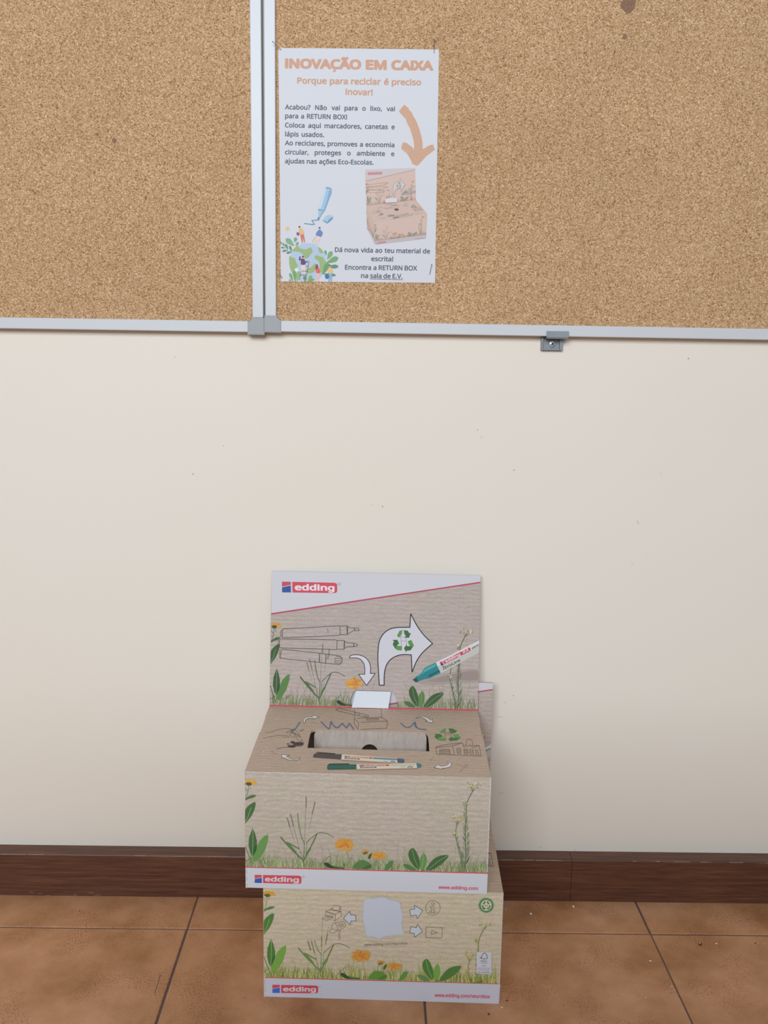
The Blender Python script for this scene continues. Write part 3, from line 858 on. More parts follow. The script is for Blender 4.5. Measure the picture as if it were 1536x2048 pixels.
def front_art(A, text=True, detail=1.0):
    A.layer(0)
    A.poly([(489.4, 1734.5), (975.4, 1745), (974, 1785), (489.5, 1773)], '#b5b5bf')
    A.layer(1)
    yl = lambda x: 1733.2 + (x - 489) * 0.0215
    A.poly([(489, yl(489) - 1), (975.6, yl(975) - 1), (975.5, yl(975) + 1.6), (489, yl(489) + 1.4)], '#b8485a')
    meadow(A, lambda u, h: (489 + u * 486, yl(489 + u * 486) - 0.6 - h), 5, 0, detail)
    if text:
        logo(A, [(507.4, 1748.2), (600, 1749.8), (600, 1765.8), (507.4, 1763.8)])
        A.layer(2)
        A.text('www.edding.com', 875.5, 1774.4, 955.3, 1776.8, 6.2, '#b44a60', 0.028)
    else:
        A.poly([(507, 1748.2), (600, 1749.8), (600, 1765.8), (507, 1763.8)], '#c25a70')
        A.stroke([(875.5, 1772), (955, 1774)], 2.5, '#c46a80')


def low_art(A):
    ZF, ZG = zc(520, 1780, 6.269), zc(755, 1780, 5.908)
    A.layer(0)
    A.poly([(525.9, 1954), (1003, 1967), (1000.3, 2005), (526, 1990)], '#aeaebb')
    A.layer(1)
    yl = lambda x: 1952.5 + (x - 526) * 0.0265
    A.poly([(526, yl(526)), (1000, yl(1000)), (1000, yl(1000) + 1.6), (526, yl(526) + 1.9)], '#a34c44')
    meadow(A, lambda u, h: (526 + u * 475, yl(526 + u * 475) - h * 0.985), 8, 1, 1.1, seedheads=False, drop=50, blade=0.45)
    for a, b in (((585, 652), (620, 762)), ((632, 655), (668, 792)), ((758, 595), (758, 718)), ((835, 545), (806, 688))):
        A.layer(3); A.stroke(ZF([a, ((a[0] + b[0]) / 2 + 3, (a[1] + b[1]) / 2), b]), 1.7, '#6a5f3e')
    K = '#5a4a3c'
    A.layer(3)
    for p in ([(812, 288), (930, 322), (930, 400), (905, 395)], [(812, 288), (860, 272), (1005, 290), (1008, 350), (930, 400)], [(930, 322), (1005, 290)], [(812, 288), (812, 345)],
              [(890, 265), (912, 215), (1000, 230), (975, 285), (890, 265)], [(860, 272), (875, 250), (890, 262)], [(1000, 232), (990, 290), (968, 300)], [(820, 300), (925, 330)],
              [(765, 378), (825, 340), (900, 350), (880, 378), (825, 400), (765, 378)], [(800, 380), (850, 355)], [(830, 385), (870, 360)], [(812, 345), (900, 362), (900, 380)]):
        A.stroke(ZF(p), 0.7, K)
    for p in ([(885, 500), (888, 455), (910, 430), (940, 440), (955, 480), (955, 520), (885, 500)], [(910, 430), (1030, 410), (1055, 440), (1052, 480), (960, 520)], [(885, 500), (855, 530), (870, 545), (920, 545), (955, 520)],
              [(970, 440), (1020, 432), (1030, 470), (980, 475), (970, 440)], [(985, 448), (1005, 460), (1018, 445)], [(975, 518), (975, 625)], [(990, 512), (990, 632)]):
        A.stroke(ZF(smooth_path(p, 2)), 0.7, K)
    for Z, pts in ((ZF, [(1032, 372), (1112, 288), (1122, 330), (1185, 332), (1192, 402), (1125, 404), (1120, 448)]),
                   (ZG, [(372, 250), (432, 240), (428, 198), (528, 258), (462, 350), (452, 308), (385, 318)]),
                   (ZG, [(388, 440), (452, 455), (468, 415), (524, 500), (430, 563), (428, 520), (372, 510)])):
        A.layer(3); A.tpoly(Z(pts), '#c6cad6'); A.layer(4); A.stroke(Z(pts), 0.95, '#3d3a40', closed=True)
    A.layer(3)
    A.stroke(ZG([(650 + 87 * math.cos(t * math.pi / 16), 226 + 84 * math.sin(t * math.pi / 16)) for t in range(32)]), 0.8, K, closed=True)
    A.stroke(ZG([(650 + 17 * math.cos(t * math.pi / 8), 178 + 16 * math.sin(t * math.pi / 8)) for t in range(16)]), 0.8, K, closed=True)
    A.stroke(ZG([(622, 212), (660, 208), (662, 264), (678, 268), (678, 284), (615, 282), (615, 266), (634, 264), (634, 228), (622, 228)]), 0.8, K, closed=True)
    A.stroke(ZG([(572, 445), (762, 452), (764, 460), (756, 565), (748, 572), (568, 568), (562, 560), (568, 448)]), 0.85, K, closed=True)
    A.stroke(ZG([(635, 480), (702, 510), (632, 532)]), 0.85, K, closed=True)
    # torn paper patch with its printed rim; the code printed on it is left out
    p = smooth_path([(727, 1805), (735, 1801), (745, 1802), (756, 1799.5), (768, 1799.5), (778, 1804), (790, 1806), (797, 1809), (799, 1817), (802, 1828), (803.5, 1838), (801, 1848), (803, 1858), (805, 1869), (797, 1870),
                     (786, 1871), (778, 1872.5), (768, 1873), (757, 1878), (745, 1874), (731, 1873), (729, 1862), (727, 1852), (724, 1840), (724.5, 1830), (725, 1818)], 3, True)
    A.layer(2); A.stroke(p, 2.6, '#8a8d98', closed=True); A.layer(3); A.tpoly(p, '#b9bdcb')
    # handwriting
    A.layer(3)
    A.text('www.edding.com/returnbox', 726, 1892.5, 813, 1889.3, 5.0, '#4a4038', 0.0, squeeze=True, skew=0.25)
    # round recycling seal
    cx, cy = ZG([(1291, 194)])[0]; rx, ry = 15.6, 14.7
    ring = lambda s, n=28: [(cx + rx * s * math.cos(2 * math.pi * t / n), cy + ry * s * math.sin(2 * math.pi * t / n)) for t in range(n)]
    G = '#2f6040'
    A.layer(3); A.poly(ring(1.0), G); A.layer(4); A.poly(ring(0.72), '#a59b83')
    A.stroke(ring(0.93), 0.35, '#93a389', closed=True)
    A.layer(5)
    for k, (a, b) in enumerate((((-.12, -.52), (-.38, -.16)), ((.12, -.52), (.34, -.18)), ((-.52, .0), (-.38, .34)), ((.5, .0), (.42, .3)), ((-.45, .42), (-.08, .42)), ((.1, .42), (.42, .42)))):
        A.stroke([(cx + a[0] * rx, cy + a[1] * ry), (cx + b[0] * rx, cy + b[1] * ry)], 3.0, G)
    A.text('80%', cx - 3.2, cy + 1.6, cx + 3.4, cy + 1.7, 2.6, '#56705a', 0.02)

    def arc_text(s, a0, a1, r, c, flip=False):
        n = len(s)
        for i, ch in enumerate(s):
            if ch == ' ': continue
            a = a0 + (a1 - a0) * i / (n - 1)
            V, Fc = glyph_mesh(ch); x0, x1 = extent(ch)
            rad = Vector((math.cos(a), math.sin(a))); tan = Vector((-math.sin(a), math.cos(a)))
            if flip: rad, tan = -rad, -tan
            o = Vector((cx, cy)) + Vector((math.cos(a) * rx * r, math.sin(a) * ry * r))
            A.raw([tuple(o + tan * ((x - (x0 + x1) / 2) * 2.6) + rad * ((y - .35) * 2.6)) for x, y in V], Fc, c)
    arc_text('RECYCLED BOX', -2.85, -0.3, 0.855, '#b9c2a8'); arc_text('RECYCLABLE', 2.5, 0.65, 0.855, '#b9c2a8', True)
    # certificate label
    lab = ZG([(1178, 728), (1358, 732), (1355, 985), (1173, 976)])
    A.layer(4); A.poly([(x + .7, y + .8) for x, y in lab], '#7b7468'); A.layer(5); A.poly(lab, '#bfc0ca')
    A.layer(6)
    A.stroke(ZG(smooth_path([(1245, 805), (1235, 790), (1250, 755), (1272, 740), (1298, 760), (1306, 795), (1300, 803), (1282, 803)], 3)), 1.1, '#3c3c44')
    A.stroke(ZG([(1215, 788), (1228, 803), (1240, 780)]), 1.0, '#3c3c44'); A.stroke(ZG([(1245, 803), (1262, 806), (1260, 812), (1276, 812), (1274, 803)]), 0.9, '#3c3c44')
    for s, x0, x1, y, h in (('FSC', 1230, 1302, 845, 3.4), ('www.fsc.org', 1232, 1305, 861, 1.1), ('MIX', 1248, 1282, 892, 1.7), ('Verpackung | Karton', 1188, 1340, 918, 1.3), ('aus Recycling', 1196, 1330, 938, 1.3), ('FSC C018936', 1186, 1336, 968, 2.2)):
        a, b = ZG([(x0, y)])[0], ZG([(x1, y + 2)])[0]
        A.text(s, a[0], a[1], b[0], b[1], h, '#4a4a56', 0.015, squeeze=True)
    logo(A, [(543, 1967.3), (634, 1969), (634, 1984), (543, 1983)])
    A.layer(2)
    A.text('www.edding.com/returnbox', 869, 1990.8, 981.5, 1993.8, 6.3, '#b5445a', 0.028)


# ------------------------------------------------------------------ the setting
TB, HB = 0.02475, 0.06752
wall = bm_obj('wall_back', box_bm(-2.6, 2.6, 0, 0.12, 0, 2.7), WALL); tag(wall, 'cream painted wall with faint scuffs and pencil marks', kind='structure')
scuff = []
Rw = random.Random(3)
SF = []
def mark(px, py, rx, ry, ang=0.0, n=7):
    c = on_y(px, py, -0.0002); k = 0.00068
    b = len(scuff)
    for i in range(n):
        t = 2 * math.pi * i / n; q = Rw.uniform(.7, 1.2)
        x, z = math.cos(t) * rx * q * k, math.sin(t) * ry * q * k
        scuff.append((c.x + x * math.cos(ang) - z * math.sin(ang), -0.0003, c.z + x * math.sin(ang) + z * math.cos(ang)))
    SF.append(tuple(range(b, b + n)))
for a in ((955, 860, 1.4, 1.4), (963, 874, 1, 1), (765, 1013, 1.6, 1.6), (386, 948, 1.6, 1.6), (447, 892, 1, 1), (1264, 1128, 1, 1), (1321, 947, 1, 1), (1028, 940, 2.5, .8, .5), (1081, 1694, 1.6, .9), (1150, 1700, 1.4, 1),
          (1000, 1434, 8, .5, -.03), (1276, 1045, 6, .5, -1.1), (101, 1693, 1.2, 1.2), (350, 714, 1.6, .8), (745, 1010, .9, .9), (1027, 1391, 1.6, 1.2), (1010, 1405, 3, .6), (1000, 1587, 1.8, .9, .8), (1005, 1586, 1.2, 1)):
    mark(*a)
sm = mesh_obj('scuff_mark', scuff, SF, plain('grey_scuff', (0.42, 0.38, 0.33), 0.8), wall, kind='stuff')
c = on_y(1377, 717, 0); rd = mesh_obj('pencil_dot', [(c.x + .0012 * math.cos(t), -0.0003, c.z + .0010 * math.sin(t)) for t in [i * math.pi / 4 for i in range(8)]], [tuple(range(8))], plain('red_pencil', (0.75, 0.28, 0.22), 0.7), wall)
rd['label'] = 'tiny red dot'

floor = bm_obj('floor', box_bm(-2.6, 2.6, -4.2, 0, -0.05, -0.0012), GROUT); tag(floor, 'floor of square glazed terracotta tiles with dark grout', kind='structure')
T_, A_, XL = 0.33, 0.10197, -0.25976


def tile_mesh(sx, sy):
    bm = box_bm(-sx / 2, sx / 2, -sy / 2, sy / 2, -0.008, 0.0)
    top = [e for e in bm.edges if all(v.co.z > -0.001 for v in e.verts)]
    bmesh.ops.bevel(bm, geom=top, offset=0.0019, segments=3, affect='EDGES', profile=0.55)
    bmesh.ops.recalc_face_normals(bm, faces=bm.faces)
    m = bpy.data.meshes.new('tile'); bm.to_mesh(m); bm.free(); m.materials.append(TILE); return m


G_ = 0.0022
full, cut = tile_mesh(T_ - G_, T_ - G_), tile_mesh(T_ - G_, A_ - G_ / 2)
Rt = random.Random(21)
for row in range(-1, 5):
    for col in range(-5, 7):
        if row == -1: me, cyy = cut, -(A_ - G_ / 2) / 2
        else: me, cyy = full, -A_ - T_ * (row + 0.5)
        o = bpy.data.objects.new('tile', me); COL.objects.link(o); o.parent = floor
        o.location = (XL + T_ * (col + 0.5) + Rt.uniform(-.0004, .0004), cyy, Rt.uniform(-.0003, .0001))
        o.rotation_euler = (Rt.uniform(-.0012, .0012), Rt.uniform(-.0012, .0012), Rt.uniform(-.0008, .0008))

bb = empty('baseboard_back'); tag(bb, 'dark stained wooden baseboard in two lengths', kind='structure')
seam = on_y(1143, 1750, -TB).x
WEAR = plain('worn_edge_wood', (0.33, 0.23, 0.185), 0.7, 0, 0.3, 200)
for x0, x1 in ((-2.6, seam - 0.0003), (seam + 0.0003, 2.6)):
    bm = bmesh.new()
    prof = [(0, 0.0004), (-TB, 0.0004), (-TB, HB - 0.0016), (-TB + 0.0006, HB - 0.0004), (-TB + 0.002, HB), (0, HB + 0.0006)]
    a = [bm.verts.new((x0, y, z)) for y, z in prof]; b = [bm.verts.new((x1, y, z)) for y, z in prof]
    n = len(prof)
    for i in range(n): bm.faces.new((a[i], a[(i + 1) % n], b[(i + 1) % n], b[i]))
    bm.faces.new(a); bm.faces.new(list(reversed(b)))
    bd_ = bm_obj('board', bm, WOOD, bb)
    # paint rubbed off along the front arris
    Rb = random.Random(int(x1 * 10)); V, F = [], []
    for k in range(60):
        xa = Rb.choice([Rb.uniform(-0.62, -0.5), Rb.uniform(-0.36, -0.16), Rb.uniform(0.17, 0.27), Rb.uniform(0.38, 0.62)])
        ln = Rb.uniform(0.003, 0.02)
        if not (x0 + .01 < xa < xa + ln < x1 - .01): continue
        h_ = Rb.uniform(0.00015, 0.0005); n0 = len(V)
        V += [(xa, -TB + .0002, HB - 0.0003), (xa + ln, -TB + .0002, HB - 0.0003 + Rb.uniform(-.0001, .0001)), (xa + ln * .8, -TB - .00012, HB - 0.0007 - h_), (xa + ln * .1, -TB - .00012, HB - 0.0007 - h_)]
        F.append((n0 + 3, n0 + 2, n0 + 1, n0))
    for (px_, py_, w_) in ((62, 1784, 10), (80, 1787.5, 9), (95, 1791, 14), (182, 1785.5, 12), (195, 1790.5, 16), (150, 1789.5, 8)):
        c_ = on_y(px_, py_, -TB - .0001)
        if x0 < c_.x < x1:
            n0 = len(V); k = .00068 * w_ / 2
            V += [(c_.x - k, c_.y, c_.z - .0002), (c_.x + k, c_.y, c_.z - .0004), (c_.x + k * .8, c_.y, c_.z + .0003), (c_.x - k * .6, c_.y, c_.z + .0004)]; F.append((n0, n0 + 1, n0 + 2, n0 + 3))
    if V: mesh_obj('worn_spots', V, F, WEAR, bd_, kind='stuff')

# ------------------------------------------------------------------ cork boards
YB = -0.018        # front of the frames


def cork_board(name, label, x0, x1, z0, z1, tilt, pivot, drop=0.0):
    root = empty(name); tag(root, label, 'cork board', 'cork boards hung side by side')
    root.location = pivot; root.rotation_euler = (0, -tilt, 0)
    px, _, pz = pivot
    x0, x1, z0, z1 = x0 - px, x1 - px, z0 - pz, z1 - pz
    fw = 0.0148
    bm_obj('cork_panel', box_bm(x0 + 0.004, x1 - 0.004, -0.0125, -0.002, z0 + 0.004, z1 - 0.004), CORK, root)
    cs = 0.0215
    for a in ((x0, x0 + fw, z0 + cs * .9, z1 - cs * .9), (x1 - fw, x1, z0 + cs * .9, z1 - cs * .9), (x0 + cs * .9, x1 - cs * .9, z0, z0 + fw), (x0 + cs * .9, x1 - cs * .9, z1 - fw, z1)):
        bm_obj('frame_rail', box_bm(a[0], a[1], YB, -0.0005, a[2], a[3], 0.0011, 2), ALU, root)
    for sx, sz in ((1, 1), (-1, 1), (1, -1), (-1, -1)):
        X, Z = (x0 if sx > 0 else x1), (z0 - drop if sz > 0 else z1)
        e = 0.0012
        ol = [(-e, -e), (cs, -e), (cs, fw + .001), (fw + .003, fw + .0012), (fw + .001, fw + .003), (fw + .001, cs), (-e, cs)]
        bm = bmesh.new()
        f = [bm.verts.new((X + sx * p, YB - 0.0012, Z + sz * q)) for p, q in ol]
        b = [bm.verts.new((X + sx * p, -0.0004, Z + sz * q)) for p, q in ol]
        bm.faces.new(f); bm.faces.new(list(reversed(b)))
        for i in range(len(ol)):
            bm.faces.new((f[i], f[(i + 1) % len(ol)], b[(i + 1) % len(ol)], b[i]))
        bmesh.ops.bevel(bm, geom=[e_ for e_ in bm.edges if all(v.co.y < YB for v in e_.verts)], offset=0.0009, segments=2, affect='EDGES')
        bm_obj('corner_cap', bm, CAP, root)
    return root


XFL, XFR, ZL_, ZR_ = -0.17142, -0.15409, 0.83548, 0.83674
lb_x1 = XFL + 0.0148
lb = cork_board('cork_board', 'cork notice board at the left, empty, its white frame cut off by the photo', lb_x1 - 1.2, lb_x1, ZL_, ZL_ + 0.9, 0.00107, (lb_x1, 0, ZL_), 0.0022)
rb = cork_board('cork_board', 'cork notice board at the right carrying the white poster', XFR, XFR + 1.2, ZR_, ZR_ + 0.9, -0.00058, (XFR, 0, ZR_))
# chipped spots in the cork
for bd, (px, py, s, nn) in ((lb, (229, 281, 4.6, 7)), (rb, (1250, 73, 5.0, 6)), (rb, (1258, 8, 15, 11)), (lb, (195, 268, 3.2, 6)), (lb, (115, 215, 2.6, 6)), (rb, (935, 420, 2.6, 6)), (rb, (1220, 575, 3.0, 6))):
    c = on_y(px, py, -0.0126); R_ = random.Random(int(px)); k = 0.0007 * s
    V = [(c.x - bd.location.x + math.cos(2 * math.pi * i / nn) * k * R_.uniform(.7, 1.2), -0.01262, c.z - bd.location.z + math.sin(2 * math.pi * i / nn) * k * R_.uniform(.75, 1.2)) for i in range(nn)]
    mesh_obj('cork_chip', V, [tuple(range(nn))], plain('bare_brown_spot', (0.27, 0.15, 0.085), 0.9, 0, 0.25, 500), bd)

# mounting clip under the right board
cc = on_y(1104, 683, -0.004)
clip = empty('mounting_clip', (cc.x, 0, cc.z), 0); tag(clip, 'grey plastic clip screwed to the wall under the right cork board', 'clip')
px = 0.00070
P = lambda x, y: ((x - 1104) * px, -(y - 683) * px)
x0, z1 = P(1082.5, 676); x1, z0 = P(1125, 700)
bm_obj('base_plate', box_bm(x0, x1, -0.003, -0.0003, z0, z1 + .004, 0.0004, 1), CLIP, clip)
bm = bmesh.new()
for a in ((x0, x0 + .0026, z0, z1), (x1 - .0045, x1, z0, z1), (x0 + .0026, x1 - .0045, z0, z0 + .0016)):
    box_bm(a[0], a[1], -0.0075, -0.0028, a[2], a[3], 0.0004, 1, bm)
bm_obj('rim', bm, CLIP, clip)
hx0, hz1 = P(1088.5, 663.5); hx1, hz0 = P(1131.5, 676)
bm = box_bm(hx0, hx1, YB - 0.0045, YB - 0.0018, hz0, hz1, 0.0007, 2)
box_bm(hx0 + .001, hx1 - .001, YB - 0.003, -0.002, hz0 - .0012, hz0 + .0006, 0.0003, 1, bm)
bm_obj('hook_lip', bm, CLIP, clip)
sx, sz = P(1104.8, 687.5)
bm = bmesh.new(); bmesh.ops.create_uvsphere(bm, u_segments=20, v_segments=10, radius=0.0052)
for v in bm.verts: v.co = Vector((v.co.x, v.co.y * 0.35, v.co.z))
bmesh.ops.translate(bm, vec=(sx, -0.0038, sz), verts=bm.verts)
scr = bm_obj('screw', bm, SCREW, clip, True); scr['label'] = 'zinc cross-head screw'
bm = bmesh.new()
for a, ln in ((0.6, .0028), (0.6 + math.pi / 2, .0028)):
    b = box_bm(-ln, ln, -0.0062, -0.0054, -0.0005, 0.0005)
    for v in b.verts:
        x, z = v.co.x, v.co.z; v.co.x, v.co.z = sx + x * math.cos(a) - z * math.sin(a), sz + x * math.sin(a) + z * math.cos(a)
    m = bpy.data.meshes.new('t'); b.to_mesh(m); b.free(); bm.from_mesh(m); bpy.data.meshes.remove(m)
bm_obj('cross_slot', bm, DARK, scr)

# ------------------------------------------------------------------ poster
PX_, PZ_, PH_, PR_ = -0.13565, 1.19793, 0.29446, 0.00772
PW_ = PH_ / math.sqrt(2)
poster = empty('poster', (PX_, -0.0130, PZ_)); poster.rotation_euler = (0, -PR_, 0)
tag(poster, 'white printed recycling poster pinned to the right cork board', 'poster')
# slightly wavy sheet
nx, nz = 12, 16
def wav(a, b): return -0.0004 * math.sin(a * 9 + 1) * math.sin(b * 5) * 0 - 0.0
V = [(PW_ * i / nx, 0, -PH_ * j / nz) for j in range(nz + 1) for i in range(nx + 1)] + [(PW_ * i / nx, 0.0003, -PH_ * j / nz) for j in range(nz + 1) for i in range(nx + 1)]
K_ = (nx + 1) * (nz + 1)
F_ = []
for j in range(nz):
    for i in range(nx):
        a = j * (nx + 1) + i
        F_ += [(a, a + nx + 1, a + nx + 2, a + 1), (a + K_, a + 1 + K_, a + nx + 2 + K_, a + nx + 1 + K_)]
ring_ = [i for i in range(nx + 1)] + [j * (nx + 1) + nx for j in range(1, nz + 1)] + [nz * (nx + 1) + i for i in range(nx - 1, -1, -1)] + [j * (nx + 1) for j in range(nz - 1, 0, -1)]
for i in range(len(ring_)):
    a, b = ring_[i], ring_[(i + 1) % len(ring_)]; F_.append((a, b, b + K_, a + K_))
mesh_obj('paper_sheet', V, F_, PAPER, poster)
LP = (0.93, 0.98, 1.08)
fnP = homography(Q_POSTER, [(0, 0), (PW_, 0), (PW_, -PH_), (0, -PH_)])
PA = lambda: Art(fnP, LP, (0, 0, 0), (1, 0, 0), (0, 0, 1), (0, -1, 0))
A = PA(); O_ = '#cf9f84'
A.layer(1)
A.tpoly([(666.2, 138.5), (670.4, 138.6), (669.8, 140.4), (671.4, 142), (670.6, 144.4), (667.6, 145.2), (664.6, 144.2), (665.2, 142.8), (667.6, 143.4), (668.4, 142.4), (666.4, 141.4)], O_)
A.text('lNOVACÃO EM CAlXA', 571.0, 136.4, 865.4, 140.6, 16.9, O_, 0.052, copies=14)
A.text('Porque para reciclar é preciso', 594.3, 167.6, 842, 171.0, 11.4, O_, 0.030)
A.text('inovar!', 691, 189.8, 744.6, 191.2, 11.4, O_, 0.030)
A.build('heading_text', poster)['label'] = 'orange heading lettering'
A = PA(); A2 = PA(); A.layer(1); A2.layer(1); G2 = '#545b6b'
for s, x0, y0, x1, y1 in (('Acabou? Não vai para o lixo, vai', 569.6, 219.2, 789.6, 222.8), ('para a RETURN BOX!', 569.9, 236.8, 693.6, 239.2), ('Coloca aqui marcadores, canetas e', 569.7, 255.2, 789.2, 258.8),
                          ('lápis usados.', 570, 273.0, 647.4, 274.6), ('Ao reciclares, promoves a economia', 569.5, 290.6, 788.6, 294.8), ('circular, proteges o ambiente e', 569.7, 308.8, 788.5, 312.4),
                          ('ajudas nas ações Eco-Escolas.', 569.6, 326.6, 746.8, 329.6), ('Dá nova vida ao teu material de', 669.6, 503.4, 860.3, 506.8), ('escrita!', 742.7, 521.6, 786.3, 522.4),
                          ('Encontra a RETURN BOX', 690, 538.4, 834.4, 540.8), ('na', 722.2, 555.2, 736, 555.4), ('sala de E.V.', 740.6, 555.4, 805, 557.0)):
    (A if y0 < 400 else A2).text(s, x0, y0, x1, y1, 8.9, G2, 0.022)
A2.stroke([(740, 557.6), (805.8, 559.2)], 1.0, G2)
A2.build('closing_text', poster)['label'] = 'dark grey lettering'
A.build('body_text', poster)['label'] = 'dark grey lettering'
# brushed arrow
A = PA(); A.layer(1); ZJ = zc(790, 200, 14.63)
arr = [(120, 340), (200, 230), (285, 140), (335, 205), (385, 225), (420, 300), (490, 370), (540, 480), (610, 590), (660, 700), (705, 820), (740, 930), (770, 1040), (800, 1160), (815, 1300), (822, 1450), (900, 1400), (990, 1345), (1060, 1320), (1130, 1310), (1150, 1390), (1180, 1455),
       (1080, 1530), (930, 1640), (820, 1760), (730, 1860), (690, 1905), (630, 1930), (570, 1895), (520, 1890), (480, 1790), (430, 1690), (360, 1580), (300, 1520), (180, 1430), (205, 1330), (240, 1240), (350, 1265), (420, 1320), (500, 1380), (560, 1450),
       (565, 1330), (545, 1180), (510, 1050), (470, 930), (445, 830), (400, 760), (350, 660), (325, 570), (270, 515), (190, 430)]
A.tpoly(ZJ(arr), '#cda489')
A.layer(2); Ra = random.Random(4)
for i in range(70):
    t = Ra.random()
    if t < .6: x, y = 330 + 130 * Ra.random() + 90 * (t - .3), 430 + 420 * t / .6 * Ra.uniform(.8, 1)
    else: x, y = 240 + 180 * Ra.random(), 1440 + 110 * Ra.random()
    r = Ra.uniform(3, 11)
    A.tpoly(ZJ([(x - r, y), (x, y - r * .7), (x + r, y + 2), (x, y + r * .8)]), '#dcd2cc')
A.build('arrow_print', poster)['label'] = 'orange brushed arrow pointing down'
# highlighter drawing
A = PA(); ZI = zc(595, 360, 17.07); A.layer(1)
A.tpoly(ZI([(940, 285), (1165, 360), (1160, 450), (1060, 700), (925, 1060), (890, 1110), (830, 1170), (760, 1300), (690, 1270), (705, 1060), (690, 1000), (760, 760), (850, 520)]), '#a3c4de')
A.layer(2)
A.tpoly(ZI([(940, 285), (985, 300), (890, 640), (790, 980), (700, 985), (780, 720)]), '#c6dbea')
A.tpoly(ZI([(1080, 340), (1165, 365), (1160, 450), (1060, 700), (930, 1050), (880, 1030), (990, 720)]), '#7fabd0')
A.tpoly(ZI([(950, 285), (965, 245), (1060, 250), (1155, 295), (1165, 360), (1090, 310), (1000, 290)]), '#6f9ec2')
A.tpoly(ZI([(690, 995), (760, 1000), (900, 1040), (920, 1075), (830, 1050), (700, 1030)]), '#6f9cc0')
A.tpoly(ZI([(820, 1100), (905, 1080), (830, 1170), (760, 1300), (740, 1285)]), '#7ba7cb')
A.tpoly(ZI([(685, 1270), (755, 1280), (735, 1370), (665, 1365)]), '#5f8fb8')
A.stroke(ZI([(700, 1360), (600, 1368), (480, 1378), (530, 1450), (570, 1510), (500, 1515), (350, 1495), (230, 1482)]), 1.9, '#6b97bd')
A.tpoly(ZI([(840, 1360), (900, 1310), (950, 1240), (1060, 1185), (1140, 1200), (1215, 1245), (1205, 1310), (1120, 1400), (1010, 1480), (900, 1430)]), '#a9c8e0')
A.layer(3)
A.tpoly(ZI([(1025, 1400), (1090, 1310), (1212, 1262), (1205, 1310), (1120, 1400), (1012, 1480)]), '#6d9dc6')
A.tpoly(ZI([(840, 1360), (900, 1380), (1020, 1430), (1012, 1480), (900, 1430)]), '#7aa6cb')
A.build('highlighter_print', poster)['label'] = 'blue highlighter drawing'
# globe with gardeners
A = PA(); ZH = zc(556, 440, 11.815); A.layer(1)
gc = lambda cx, cy, rx, ry, n=36, a0=0, a1=2 * math.pi: [(cx + rx * math.cos(a0 + (a1 - a0) * t / n), cy + ry * math.sin(a0 + (a1 - a0) * t / n)) for t in range(n + (a1 - a0 < 6.2))]
def bottom(pts): return [(x, min(y, 1448)) for x, y in pts]
A.poly(ZH(bottom(gc(700, 1000, 445, 460, 60))), '#b3cae2')
A.poly(ZH(gc(218, 200, 48, 48, 20)), '#e2c48c')
A.layer(2)
LGc = '#9db57c'
for p in ([(335, 725), (400, 640), (470, 600), (500, 655), (580, 680), (660, 690), (720, 655), (780, 655), (815, 740), (770, 800), (710, 880), (640, 910), (600, 840), (540, 770), (470, 745)],
          [(265, 850), (330, 880), (390, 895), (415, 970), (440, 1030), (465, 1060), (440, 1120), (380, 1170), (350, 1260), (290, 1150), (258, 1000)],
          [(940, 650), (1000, 665), (1062, 740), (1050, 775), (975, 760)],
          [(860, 850), (920, 825), (1000, 860), (1060, 870), (1090, 940), (1142, 990), (1142, 1080), (1110, 1180), (1040, 1280), (990, 1180), (980, 1050), (950, 960), (880, 920)],
          [(870, 1020), (820, 1060), (760, 1120), (700, 1130), (660, 1200), (690, 1250), (800, 1240), (880, 1180), (930, 1080)]):
    A.tpoly(ZH(smooth_path(p, 3, True)), LGc)
A.layer(3)
def lf(x0, y0, x1, y1, w_, c):
    d = Vector((x1 - x0, y1 - y0)); n_ = Vector((-d.y, d.x)).normalized() * w_
    A.tpoly(ZH(bottom(smooth_path([(x0, y0), (x0 + d.x * .35 + n_.x * .7, y0 + d.y * .35 + n_.y * .7), (x0 + d.x * .75 + n_.x, y0 + d.y * .75 + n_.y), (x1, y1), (x0 + d.x * .75 - n_.x, y0 + d.y * .75 - n_.y), (x0 + d.x * .35 - n_.x * .7, y0 + d.y * .35 - n_.y * .7)], 3, True))), c)
for a in ((375, 605, 180, 435, 62, '#83b088'), (385, 520, 420, 405, 42, '#7daa84'), (410, 610, 475, 515, 30, '#7daa84'), (230, 690, 165, 560, 30, '#64947a'), (320, 745, 265, 600, 30, '#64947a'), (140, 620, 105, 530, 20, '#64947a'),
          (235, 700, 90, 735, 24, '#64947a'), (320, 745, 190, 775, 28, '#64947a'), (165, 655, 60, 640, 18, '#64947a'), (75, 580, 55, 500, 14, '#64947a'), (1140, 830, 1105, 710, 28, '#6fa07c'), (1160, 925, 1270, 735, 52, '#7aac7c'),
          (1140, 1010, 1420, 880, 62, '#76a878'), (1150, 1100, 1425, 1090, 45, '#5f9474'), (1070, 1270, 1365, 1300, 34, '#5f9474'), (1060, 1275, 1180, 1010, 60, '#6ba070'), (350, 1450, 270, 1240, 34, '#7aa978'), (300, 1450, 260, 1390, 22, '#7aa978'),
          (400, 1450, 375, 1180, 38, '#73a46a'), (440, 1450, 480, 1200, 44, '#8fbb70'), (640, 1450, 620, 1310, 40, '#5f9a6a'), (700, 1450, 790, 1300, 40, '#86b06a'), (720, 1448, 850, 1385, 26, '#7aa35e')):
    lf(*a)
A.layer(4)
for i in range(9):
    a = i * 2 * math.pi / 9; lf(435, 1170, 435 + 52 * math.cos(a), 1170 + 52 * math.sin(a), 10, '#e8ebea')
A.layer(5)
